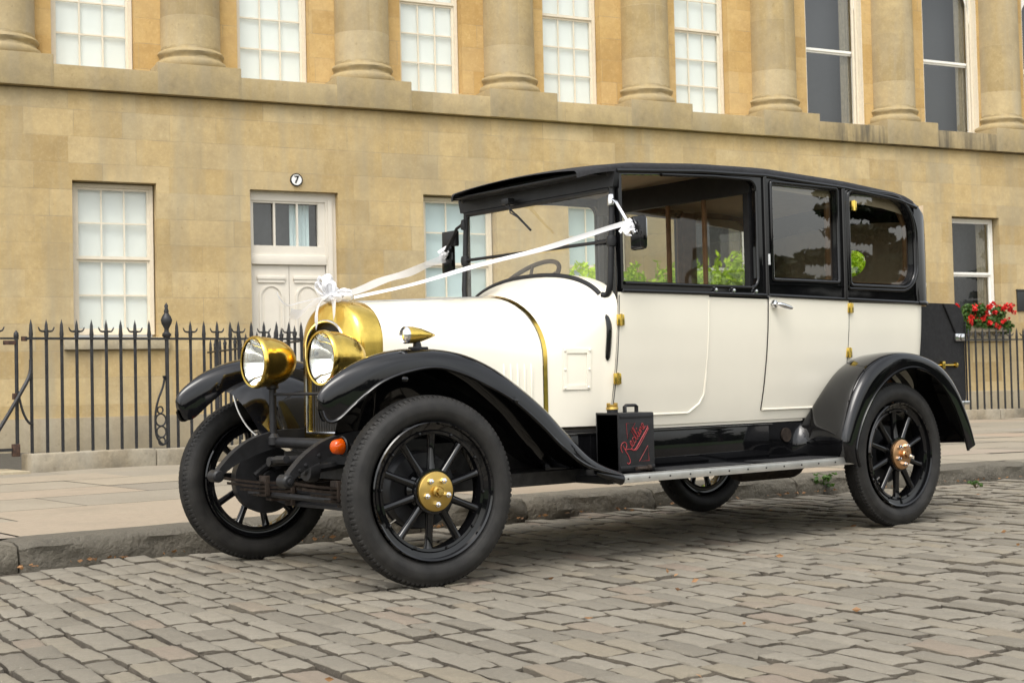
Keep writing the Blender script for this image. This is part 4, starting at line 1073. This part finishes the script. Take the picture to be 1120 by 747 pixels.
# ---- windscreen
WX = lambda z: 1.262+.03*(z-1.30)/.62
def arcpt(yc, a=.602, b=.258, zt=1.442, n=2.3, z1=1.184):
    return z1+b*(max(0, 1-(abs(yc)/a)**n))**(1/n)
ys = np.linspace(-.545, .545, 40)
low = [(WX(1.3)-.012, YC+y, arcpt(y)+.006) for y in ys]
cl = [(WX(1.35), YC-.612, 1.42), (WX(1.33), YC-.606, 1.36), (WX(1.3), YC-.585, 1.315), low[0]]
cr_ = [(x, 2*YC-y, z) for x, y, z in cl[::-1]]
cl = [tuple(p) for p in catmull(cl, 10)]; cr_ = [tuple(p) for p in catmull(cr_, 10)]
m = MB(); m.tube([(WX(1.94), YC-.606, 1.945)]+[(WX(z), YC-.612, z) for z in (1.8, 1.6)]+cl[:-1], .016, 10); m.tube(cr_[1:]+[(WX(z), YC+.612, z) for z in (1.6, 1.8)]+[(WX(1.94), YC+.606, 1.945)], .016, 10)
m.tube(low, .014, 10); m.tube([(WX(1.85), YC-.60, 1.852), (WX(1.85), YC+.60, 1.852)], .017, 8); m.tube([(WX(1.585), YC-.60, 1.587), (WX(1.585), YC+.60, 1.587)], .009, 8, flat=1.3)
for s in (-1, 1):
    m.lathe([(0, 1.955), (.026, 1.95), (.03, 1.925), (.02, 1.905), (.022, 1.86), (.016, 1.85)], 12, 'z', (WX(1.9), YC+s*.612, 0)); m.lathe([(0, 1.62), (.024, 1.61), (.028, 1.585), (.024, 1.56), (0, 1.55)], 10, 'z', (WX(1.6), YC+s*.612, 0))
ws = part(m, 'windscreen', 'black_satin', smooth=50)
gp = [(YC+y, arcpt(y)+.006) for y in ys]
m = MB(); m.sheet([(YC-.60, 1.57), (YC-.60, 1.40)]+gp+[(YC+.60, 1.40), (YC+.60, 1.57)], lambda a, b, d: (WX(b), a, b)); m.sheet([(YC-.60, 1.60), (YC+.60, 1.60), (YC+.60, 1.845), (YC-.60, 1.845)], lambda a, b, d: (WX(b)+.005, a, b))
part(m, 'glass', 'glass_screen', ws, smooth=0)
m = MB(); P = catmull([(1.253, YC-.560, 1.275), (1.25, YC-.575, 1.235), (1.248, sy(1.248, 1.15)-.003, 1.15), (1.246, sy(1.246, .99)-.003, .985)], 20); m.tube([tuple(p) for p in P], [.014]*17+[.013, .012, .006], 8)
q = MB(); q.add(m.v, m.f); q.mirror(); m.add(q.v, q.f); part(m, 'corner_strip', 'black_paint', ws)
m = MB(); m.tube([(1.22, .92, 1.862), (1.21, .92, 1.85), (1.21, .72, 1.70)], [.010, .007, .004], 6); m.tube([(1.215, .90, 1.855), (1.19, .86, 1.80), (1.205, .80, 1.765)], .004, 5); m.box(1.20, 1.25, .89, .95, 1.85, 1.885, bev=.006); m.tube([(1.212, .84, 1.79), (1.206, .71, 1.692)], .007, 6)
part(m, 'wiper', 'black_satin', ws)

# ---- mirrors on arms
def mirror(far):
    m = MB(); m.box(1.275, 1.305, -.075, .025, 1.525, 1.695, bev=.016)
    if far: m.mirror()
    o = part(m, 'door_mirror', 'black_paint')
    g = MB(); g.panel(rrect(-.068, .018, 1.532, 1.688, .014, 3), [], lambda a, b, d: (1.3055+d, a, b), 0, .002)
    if far: g.mirror()
    part(g, 'mirror_face', 'mirror_glass', o)
    a = MB(); a.tube([(1.275, .150, 1.80), (1.262, .10, 1.775), (1.25, -.005, 1.645), (1.27, -.02, 1.61)], .009, 8); a.lathe([(0, 1.76), (.018, 1.765), (.02, 1.79), (.015, 1.82), (0, 1.825)], 10, 'z', (1.275, .152, 0))
    if far: a.mirror(); a.box(1.27, 1.30, 1.47, 1.60, 1.68, 1.77, bev=.006)
    part(a, 'mirror_arm', 'chrome' if not far else 'black_satin', o)
mirror(0); mirror(1)

# ---- lamps
for s in (-1, 1):
    cy = YC+s*.315; cz = 1.01
    m = MB(); m.lathe([(.113, -.262), (.122, -.264), (.128, -.255), (.129, -.24), (.124, -.228), (.123, -.20), (.116, -.15), (.101, -.105), (.078, -.068), (.048, -.045), (.018, -.037), (0, -.036)], 48, 'x', (0, cy, cz))
    hl_ = part(m, 'headlamp', 'brass', smooth=50)
    m = MB(); m.lathe([(.116, -.250), (.100, -.215), (.075, -.180), (.04, -.158), (.012, -.152), (0, -.152)], 40, 'x', (0, cy, cz)); part(m, 'reflector', 'reflector', hl_, smooth=60)
    m = MB(); m.lathe([(.116, -.254), (.08, -.266), (.04, -.272), (0, -.274)], 40, 'x', (0, cy, cz)); part(m, 'lens', 'glass', hl_, smooth=60)
    m = MB(); m.lathe([(0, -.20), (.016, -.195), (.018, -.18), (.012, -.155)], 12, 'x', (0, cy, cz)); part(m, 'bulb', 'enamel', hl_)
    m = MB(); m.tube([(-.155, cy, .885), (-.155, cy, .60)], .018, 10); m.lathe([(.02, .875), (.03, .88), (.028, .905), (.02, .92)], 12, 'z', (-.155, cy, 0)); m.lathe([(.018, .60), (.035, .605), (.035, .64), (.018, .66)], 12, 'z', (-.155, cy, 0)); part(m, 'lamp_post', 'black_satin', hl_)
m = MB(); m.tube([(-.155, YC-.315, .85), (-.155, YC+.315, .85)], .007, 8); part(m, 'lamp_tie_bar', 'black_satin')
def sidelamp():
    c = (.0, .055, 1.10); m = MB(); m.lathe([(.030, -.072), (.036, -.070), (.038, -.06), (.037, -.03), (.030, .01), (.016, .055), (.004, .088), (0, .09)], 24, 'x', c)
    return m
for far, o in enumerate(sides(sidelamp, 'sidelamp', 'brass', smooth=50)):
    a = MB(); a.lathe([(.033, -.071), (.02, -.076), (0, -.078)], 20, 'x', (0, .055, 1.10)); r = MB(); r.lathe([(.030, -.073), (.034, -.079), (.039, -.073), (.038, -.065)], 20, 'x', (0, .055, 1.10)); f = MB(); f.tube([(-.01, .055, 1.07), (-.005, .055, 1.035)], [.016, .022], 10); f.box(-.045, .04, .035, .075, 1.035, 1.048, bev=.005)
    for q, nm, mt in ((a, 'lens', 'reflector'), (r, 'lamp_rim', 'chrome'), (f, 'lamp_foot', 'black_satin')):
        if far: q.mirror()
        part(q, nm, mt, o, smooth=50)
def indi():
    return MB().lathe([(0, -.310), (.018, -.309), (.028, -.302), (.033, -.285), (.037, -.262), (.034, -.258)], 22, 'x', (0, .295, .615))
for far, o in enumerate([part(indi(), 'indicator_lamp', 'amber', smooth=50)]):
    b = MB().lathe([(.042, -.26), (.046, -.255), (.03, -.235), (.012, -.23), (.010, -.16), (0, -.16)], 18, 'x', (0, .295, .615)); b.tube([(-.19, .295, .60), (-.16, .36, .55)], .012, 8)
    if far: b.mirror()
    part(b, 'lamp_base', 'black_satin', o)

# ---- chassis front: dumb irons, springs, axle
def iron():
    y = YC-.33; P = catmull([(-.462, .472), (-.43, .505), (-.36, .56), (-.26, .608), (-.15, .635), (-.05, .642), (.3, .64)], 26); rings = []
    for k, (x, z) in enumerate(P):
        h = .022+.028*min(1, k/9); rings.append([(x, y-.022, z-h), (x, y+.022, z-h), (x, y+.022, z+h*.7), (x, y-.022, z+h*.7)])
    m = MB().loft(rings, closed=True, cap0=True, cap1=True); m.lathe([(0, -.04), (.022, -.038), (.03, -.03), (.03, .03), (.022, .038), (0, .04)], 16, 'y', (-.462, y, .468))
    m.lathe([(0, -.055), (.012, -.053), (.014, -.04)], 8, 'y', (-.462, y, .468))
    for x, z in ((-.37, .535), (-.30, .575), (-.40, .512)): m.lathe([(0, -.032), (.008, -.03), (.010, -.022)], 8, 'y', (x, y, z))
    return m
irons = sides(iron, 'dumb_iron', 'black_satin', smooth=30)
def spring():
    m = MB(); y = YC-.33
    for k in range(5):
        h = .455-.075*k; x1 = .46-.09*k; P = [(x, y, .465-.02*k-.055*(1-((x+.0)/.46)**2)) for x in np.linspace(-.46+.07*k, x1, 12)]
        rings = [[(x, y-.026, z-.006), (x, y+.026, z-.006), (x, y+.026, z+.006), (x, y-.026, z+.006)] for x, _, z in P]; m.loft(rings, closed=True, cap0=True, cap1=True)
    for x in (-.20, .2): m.box(x-.012, x+.012, y-.034, y+.034, .36, .455, bev=.003)
    for x in (-.06, .06): m.box(x-.01, x+.01, y-.036, y+.036, .30, .47, bev=.003)
    return m
sides(spring, 'leaf_spring', 'rust_dark', smooth=30)
m = MB(); rings = []
for y in np.linspace(.10, T_-.10, 24):
    t = abs(y-YC)/.67; z = .335+.05*max(0, (t-.55)/.45)**1.5; rings.append([(-.035, y, z-.04), (.035, y, z-.04), (.035, y, z-.025), (.012, y, z-.02), (.012, y, z+.02), (.035, y, z+.025), (.035, y, z+.04), (-.035, y, z+.04), (-.035, y, z+.025), (-.012, y, z+.02), (-.012, y, z-.02), (-.035, y, z-.025)])
m.loft(rings, closed=True, cap0=True, cap1=True); m.tube([(-.17, .24, .36), (-.17, T_-.24, .36)], .014, 8); m.tube([(-.17, .24, .36), (.0, .12, .38)], .016, 8); m.tube([(-.17, T_-.24, .36), (.0, T_-.12, .38)], .016, 8); part(m, 'front_axle', 'black_satin', smooth=30)
m = MB(); m.tube([(-.14, YC-.33, .615), (-.14, YC+.33, .615)], .026, 10); m.box(-.10, .05, YC-.31, YC+.31, .52, .57); m.tube([(-.36, YC, .54), (-.12, YC, .54)], .022, 10); m.tube([(-.34, YC, .54), (-.34, YC-.04, .55), (-.35, YC-.15, .555)], .018, 8)
m.lathe([(0, -.02), (.05, -.018), (.056, 0), (.056, .03), (0, .035)], 20, 'x', (-.24, YC-.16, .50)); m.lathe([(0, -.03), (.02, -.03), (.025, -.02)], 12, 'x', (-.24, YC-.16, .50)); m.tube([(-.22, YC-.16, .50), (-.05, YC-.16, .52)], .02, 8); part(m, 'front_cross_member', 'black_satin')
m = MB(); P = catmull([(-.25, 1.31, .85), (-.24, 1.28, .77), (-.215, 1.23, .69), (-.18, 1.16, .63)], 20); m.tube([tuple(p) for p in P], .0045, 6); part(m, 'lamp_cable', 'alu')

# ---- wheels
def wheel_parts():
    prof = []; R = .42; r = .0615; n = 40
    t = MB(); pr = []
    base = [(radians(a), 0) for a in np.linspace(-150, -50, 16)]+[(radians(a), 2) for a in np.linspace(-46, -27, 6)]
    ribs = []
    for c in (-20, -10, 0, 10, 20): ribs += [(radians(c-4.4), 0), (radians(c+2.9), 0), (radians(c+3.3), 1), (radians(c+5.2), 1)]
    base = base+[(radians(-25.5), 1)]+ribs[:-2]+[(radians(25), 1)]+[(radians(a), 2) for a in np.linspace(27, 46, 6)]+[(radians(a), 0) for a in np.linspace(50, 150, 16)]
    for a, f in base:
        yy = r*sin(a); rad = R-r+r*cos(a)
        if abs(a) < radians(48): rad = R-.001-.010*(abs(a)/radians(48))**2.4; yy = r*.98*sin(a)
        if .93 < abs(a)/radians(75) < 1.0 or .95 < abs(a)/radians(112) < 1.0: rad += .0016
        if f == 1: rad -= .006
        pr.append((rad, yy, f))
    n = len(pr)-1; NB = 104; N = NB*4; vs = []; uv = []
    for i in range(N+1):
        for k, (rad, yy, f) in enumerate(pr):
            ang = 2*pi*(i//4+(0, .52, .58, .94)[i % 4])/NB
            if f == 2 and i % 4 >= 2: rad = rad-.0055
            vs.append((rad*cos(ang), yy, rad*sin(ang))); uv.append((i/N, k/n))
    m_ = len(pr); t.add(vs, [(i*m_+k, i*m_+k+1, (i+1)*m_+k+1, (i+1)*m_+k) for i in range(N) for k in range(m_-1)])
    rim = MB(); rim.lathe([(.300, -.046), (.305, -.052), (.300, -.057), (.292, -.052), (.290, -.035), (.268, -.030), (.262, -.036), (.250, -.034), (.248, -.02), (.248, .02), (.250, .034), (.268, .03), (.290, .035), (.300, .057), (.306, .05), (.300, .046)], 72)
    for k in range(10):
        a = radians(90-3)+k*radians(36); pts = []; rad = []
        for q in (.05, .085, .12, .18, .235, .252): pts.append((q*cos(a), -.005-.012*(1-q/.25), q*sin(a))); rad.append(float(np.interp(q, [.05, .085, .12, .18, .235, .252], [.026, .021, .0185, .0165, .018, .022])))
        rim.tube(pts, rad, 10, flat=1.15); rim.lathe([(0, -.044), (.006, -.043), (.008, -.036)], 6, 'y', (.258*cos(a+.3), 0, .258*sin(a+.3)))
    rim.lathe([(.0, -.052), (.098, -.05), (.10, -.04), (.085, .0), (.10, .04), (.09, .06), (0, .06)], 40)
    hub = MB(); hub.lathe([(0, -.066), (.080, -.066), (.086, -.062), (.088, -.052)], 44); hub.lathe([(.022, -.064), (.026, -.085), (.022, -.092)], 24); hub.lathe([(.0, -.105), (.016, -.104), (.018, -.09), (.026, -.088)], 6)
    bolts = MB()
    bolts.lathe([(0, -.094), (.007, -.092), (.008, -.082), (.013, -.080), (.014, -.066), (.017, -.065)], 6, 'y')
    drum = MB(); drum.lathe([(0, .05), (.165, .052), (.17, .06), (.17, .115), (.175, .118), (.175, .13), (.05, .135), (.04, .17), (0, .17)], 44); drum.tube([(-.05, .14, .09), (.07, .145, .03)], .018, 6); drum.lathe([(0, .125), (.035, .13), (.04, .155), (0, .16)], 16, 'y', (-.06, 0, .08))
    valve = MB(); valve.tube([(.248*cos(-2.6), -.02, .248*sin(-2.6)), (.215*cos(-2.6), -.026, .215*sin(-2.6))], .005, 6)
    return t, uv, rim, hub, bolts, drum, valve
t, uv, rim, hub, bolts, drum, valve = wheel_parts()
w0 = rim.build('wheel', 'black_paint', car, smooth=40)
ty = t.build('tyre', 'tyre', w0, smooth=32, recalc=False)
lay = ty.data.uv_layers.new(name='UVMap'); idx = np.empty(len(ty.data.loops), np.int32); ty.data.loops.foreach_get('vertex_index', idx); lay.data.foreach_set('uv', np.array(uv, np.float32)[idx].ravel())
hb = hub.build('hub_plate', 'brass_dull', w0, smooth=40); dm = drum.build('brake_drum', 'black_satin', w0, smooth=40); vl = valve.build('valve', 'chrome', w0)
nuts = [bolts.build('wheel_nut', 'chrome', w0, smooth=30)]
for k in range(1, 5): q = nuts[0].copy(); COL.objects.link(q); nuts.append(q)
for k, q in enumerate(nuts): a = radians(54)+k*2*pi/5; q.location = (.056*cos(a), 0, .056*sin(a))
subs = [ty, hb, dm, vl]+nuts
STEER = radians(-4.8)
def set_wheel(o, x, far, st, spin):
    o.location = (x-L_/2, (T_ if far else 0)-YC, RW-.004)
    o.rotation_euler = (0, spin, (pi if far else 0)+st); o.rotation_mode = 'XYZ'
set_wheel(w0, 0, 0, STEER, 0)
for x, far, st, spin in ((0, 1, STEER, radians(8)), (L_, 0, 0, radians(-4)), (L_, 1, 0, radians(12))):
    c = w0.copy(); COL.objects.link(c); c.parent = car; set_wheel(c, x, far, st, spin)
    for q in subs:
        d = q.copy(); COL.objects.link(d); d.parent = c
        if q is hb and x > 1:
            d.data = q.data.copy(); d.data.materials[0] = MATS['copper']

# ---- luggage trunk on the back
m = MB(); m.panel(rrect(4.00, 4.565, .70, 1.335, (.02, .02, .12, .02), 8), [], lambda a, b, d: (a-.0*b, d, b), .31, T_-.31)
tk = part(m, 'luggage_trunk', 'trunk_leather', smooth=30)
m = MB(); m.tube([(4.335, .307, 1.333), (4.37, .304, 1.28), (4.47, .304, 1.13), (4.50, .304, 1.10), (4.575, .304, 1.09)], .006, 5); m.tube([(4.57, .305, .70), (4.57, .305, 1.22)], .006, 5); part(m, 'lid_edge', 'trunk_leather', tk)
m = MB(); m.box(4.44, 4.545, .290, .309, 1.09, 1.14, bev=.008); m.lathe([(0, -.03), (.018, -.026), (.022, 0)], 12, 'y', (4.50, .305, 1.115)); part(m, 'catch', 'chrome', tk)
m = MB(); m.box(4.48, 4.58, .29, .309, .645+.03, .70, bev=.006); part(m, 'lower_catch', 'chrome', tk)
m = MB(); m.tube([(4.24, .30, .935), (4.43, .30, .935)], .0065, 8); m.lathe([(0, 4.43), (.019, 4.437), (.019, 4.447), (0, 4.452)], 12, 'x', (0, .30, .935)); m.box(4.28, 4.31, .285, .309, .91, .96, bev=.004); part(m, 'brass_rod', 'brass', tk)
m = MB(); m.box(3.85, 4.58, .40, .44, .64, .695, bev=.005).box(3.85, 4.58, T_-.44, T_-.40, .64, .695, bev=.005).box(4.50, 4.60, .36, .42, .60, .66, bev=.01); part(m, 'luggage_rack', 'black_satin')

# ================================================================== THINGS ON THE CAR
# petrol can on the running board
cn = thing('petrol_can', 'black petrol can with red script lettering on the running board', 'petrol can', (1.27, .085, .4325))
m = MB(); m.box(-.122, .122, -.082, .082, 0, .288, bev=.008); m.box(-.112, .112, -.086, -.08, .262, .276, bev=.002).box(-.118, .118, -.087, -.08, .012, .028, bev=.003).box(-.122, -.116, -.082, .082, 0, .29, bev=.001)
m.build('can', 'black_satin', cn, smooth=30)
m = MB(); m.lathe([(.028, .288), (.028, .305), (.024, .31)], 16, 'z', (-.085, .0, 0)); m.build('neck', 'black_satin', cn)
m = MB(); m.lathe([(0, .318), (.03, .318), (.032, .306), (.026, .304)], 12, 'z', (-.085, .0, 0)); m.box(-.115, -.055, -.006, .006, .317, .330, bev=.003).box(-.115, -.103, -.01, .01, .318, .338, bev=.003).box(-.067, -.055, -.01, .01, .318, .338, bev=.003); m.build('cap', 'brass_dull', cn)
m = MB(); m.tube([(.0, 0, .285), (.0, 0, .316), (.01, 0, .323), (.07, 0, .323), (.08, 0, .316), (.08, 0, .285)], .008, 8, flat=1.6); m.build('handle', 'black_satin', cn)
m = MB(); m.tube([(-.02, -.095, .012), (.06, -.095, .012)], .010, 8); m.lathe([(0, .05), (.014, .055), (.014, .075), (0, .08)], 8, 'x', (0, -.095, .014)); m.build('clamp', 'rust_dark', cn)
YF = -.0835
def stroke(pts, n=30, r=.0030): 
    P = catmull(pts, n); return [(x, YF-.0012, z) for x, z in P], r
m = MB(); ca_, sa_ = cos(radians(47)), sin(radians(47))
def L2(u, v, ox=-.072, oz=.072): return (ox+(u*ca_-v*sa_)*.92, oz+(u*sa_+v*ca_)*.92)
def st_(pts, n=24, r=.0021):
    P = catmull([L2(*p) for p in pts], n); m.tube([(x, YF-.0008, z) for x, z in P], r, 6, flat=.6)
# cursive word running up the can: R e d l i n e
st_([(.026, .062), (.018, .03), (.010, -.012), (-.004, -.036), (-.020, -.034), (-.022, -.022)], 26)
st_([(-.004, .040), (.006, .064), (.030, .074), (.050, .062), (.046, .042), (.026, .034), (.020, .034), (.036, .022), (.052, .004), (.064, .006)], 34)
st_([(.064, .006), (.080, .022), (.084, .034), (.076, .036), (.068, .022), (.070, .008), (.080, .002), (.092, .010)], 26)
st_([(.114, .030), (.102, .034), (.093, .018), (.098, .004), (.110, .008), (.118, .028), (.128, .070), (.120, .030), (.120, .006), (.128, .004)], 34)
st_([(.128, .004), (.140, .036), (.146, .068), (.140, .070), (.136, .030), (.138, .006), (.146, .006)], 26)
st_([(.146, .006), (.154, .030), (.153, .010), (.160, .004)], 14); st_([(.158, .044), (.160, .047), (.162, .050)], 4, .0034)
st_([(.160, .004), (.170, .030), (.170, .004), (.178, .028), (.186, .030), (.187, .010), (.194, .004)], 26)
st_([(.194, .004), (.208, .020), (.210, .032), (.202, .034), (.196, .018), (.200, .004), (.214, .008)], 24)
st_([(.052, .004), (.062, -.016), (.090, -.020), (.150, -.016), (.216, -.012), (.222, -.004)], 26, .0034)
st_([(.066, -.026), (.100, -.030), (.160, -.026), (.222, -.020)], 20, .002)
for tri in ([(-.072, .236), (-.012, .236), (-.066, .160)], [(.012, .048), (.078, .048), (.072, .122)]):
    m.tube([(x, YF-.0008, z) for x, z in tri], .0019, 6, closed=True, flat=.6)
m.build('lettering', 'red_line', cn)

# wedding ribbons and bow
def ribbon(p0, p1, w0, w1, sag, label, tw=0., mt='satin_ribbon'):
    p0, p1 = Vector(p0), Vector(p1); m = MB(); rings = []
    d = (p1-p0).normalized()
    for t in np.linspace(0, 1, 40):
        c = p0.lerp(p1, t); c.z -= sag*4*t*(1-t); w = (w0+(w1-w0)*t)*(1+.10*sin(17*t+w0*90)); a = radians(58)+tw*t+.12*sin(11*t); c.z += .004*sin(13*t+w1*70)
        side = Vector((0, 1, 0))*sin(.35)*0+Vector((0, 0, 1))*sin(a)-Vector((d.y, -d.x, 0)).normalized()*cos(a)
        rings.append([tuple(c-side*w/2), tuple(c+side*w/2*.1+Vector((.003, .002, 0))*sin(t*9)), tuple(c+side*w/2)])
    m.loft(rings, closed=False); o = m.build('ribbon', mt, smooth=60); tag(o, label, 'ribbon', 'white wedding ribbons over the bonnet'); return o
BOW = Vector((.0, YC, 1.355))
ribbon((.08, .70, 1.305), (1.245, -.01, 1.660), .016, .029, .010, 'narrow white ribbon stretched from the bow to the near side mirror', .7)
ribbon((.07, .80, 1.325), (1.262, T_+.015, 1.615), .034, .044, .004, 'sheer white ribbon stretched from the bow to the far side mirror', .5, 'sheer_ribbon')
bw = thing('ribbon_bow', 'big white ribbon bow tied on top of the brass radiator', 'bow', (-.005, YC+.005, 1.262))
m = MB()
def loop(ang, tilt, ln, w, ht, rx):
    rings = []
    for t in np.linspace(0, 1, 28):
        a = t*2*pi; x = ln*(1-cos(a))/2; z = ht*sin(a)*(.35+.65*(1-cos(a))/2); hw = w*(.22+.78*sin(pi*t)**.8)/2
        M = Matrix.Rotation(ang, 4, 'Z') @ Matrix.Rotation(-tilt, 4, 'Y') @ Matrix.Rotation(rx, 4, 'X')
        rings.append([tuple(M @ Vector((x-.010*(q*q), hw*q, z+.006*(1-q*q)+.002*sin(5*q+9*t)))+Vector((0, 0, .045))) for q in np.linspace(-1, 1, 7)])
    m.loft(rings, closed=False)
rb_ = random.Random(11)
for k in range(17):
    ang = 360*k/17*3.1+rb_.uniform(-14, 14); tilt = (2, 20, 40, 62, 80)[k % 5]+rb_.uniform(-6, 6)
    loop(radians(ang), radians(tilt), rb_.uniform(.085, .125), rb_.uniform(.04, .055), rb_.uniform(.018, .028), rb_.uniform(-.35, .35))
m.lathe([(0, .02), (.03, .03), (.034, .05), (.02, .07), (0, .075)], 12, 'z')
m.build('loops', 'satin_ribbon', bw, smooth=60)
m = MB()
for pts, w in (([(0, 0, .05), (-.07, -.03, .03), (-.115, -.06, -.035), (-.12, -.07, -.10)], .065), ([(0, 0, .05), (-.06, .06, .02), (-.10, .12, -.03), (-.13, .16, -.025)], .085), ([(0, -.02, .05), (-.03, -.08, .02), (-.055, -.12, -.06)], .05), ([(0, .0, .06), (-.09, .14, .03), (-.13, .19, .02), (-.16, .215, .06), (-.165, .22, .085)], .016)):
    P = catmull(pts, 18); rings = []
    for k, p in enumerate(P):
        ww = w*(.4+.6*min(1, k/6)); tw_ = .8*k/18; rings.append([(p[0]-.2*ww*sin(tw_), p[1]-ww/2*cos(tw_), p[2]+ww*.3), (p[0], p[1]+.003, p[2]), (p[0]+.2*ww*sin(tw_), p[1]+ww/2*cos(tw_), p[2]-ww*.2)])
    m.loft(rings, closed=False)
m.build('tails', 'satin_ribbon', bw, smooth=60)
for far, lab in ((0, 'small white ribbon knot on the near side mirror arm'), (1, 'small white ribbon knot on the far side mirror arm')):
    y = -.01 if not far else T_+.01; t = thing('ribbon_knot', lab, 'ribbon knot', (1.252, y, 1.64))
    m = MB()
    for k in range(6):
        P = catmull([(0, 0, 0), (random.uniform(-.05, .03), random.uniform(-.03, .03), random.uniform(-.04, .04)), (random.uniform(-.06, .02), random.uniform(-.03, .03), random.uniform(-.05, .02))], 8)
        rings = [[(p[0], p[1]-.008, p[2]-.007), (p[0]+.003, p[1], p[2]), (p[0], p[1]+.008, p[2]+.007)] for p in P]; m.loft(rings, closed=False)
    m.lathe([(0, -.024), (.016, -.018), (.022, .0), (.014, .018), (0, .024)], 10, 'z'); m.build('knot', 'satin_ribbon', t, smooth=60)
    m = MB(); P = catmull([(0, 0, 0), (-.03, -.01, -.01), (-.05, -.012, -.045)], 8); m.loft([[(p[0], p[1]-.011, p[2]), (p[0]+.002, p[1], p[2]+.003), (p[0], p[1]+.011, p[2]+.008)] for p in P], closed=False); m.build('tail', 'satin_ribbon', t, smooth=60)

# unseen belt of trees, added to darken the lower sky in the paintwork
def wood():
    cs = []; tn = []
    for a in np.linspace(radians(-172), radians(-12), 120):
        d = 135+rng.uniform(-12, 12); h = rng.uniform(5, 9); c = (5+d*cos(a), d*sin(a))
        for k in range(5):
            q = clump(60, (3.4, 3.4, h*.32), (c[0]+rng.normal(0, 2), c[1]+rng.normal(0, 2), h*.16+h*.17*k)); cs.append(q); tn += list(np.full(60, rng.uniform(.1, .9)))
    o = leaves(np.concatenate(cs), 1.1, 'leaf_dark', 'reflection_wood', tint=tn); tag(o, 'unseen dark belt of trees far across the lawn, added to darken the car reflections', 'wood', kind='stuff')
wood()
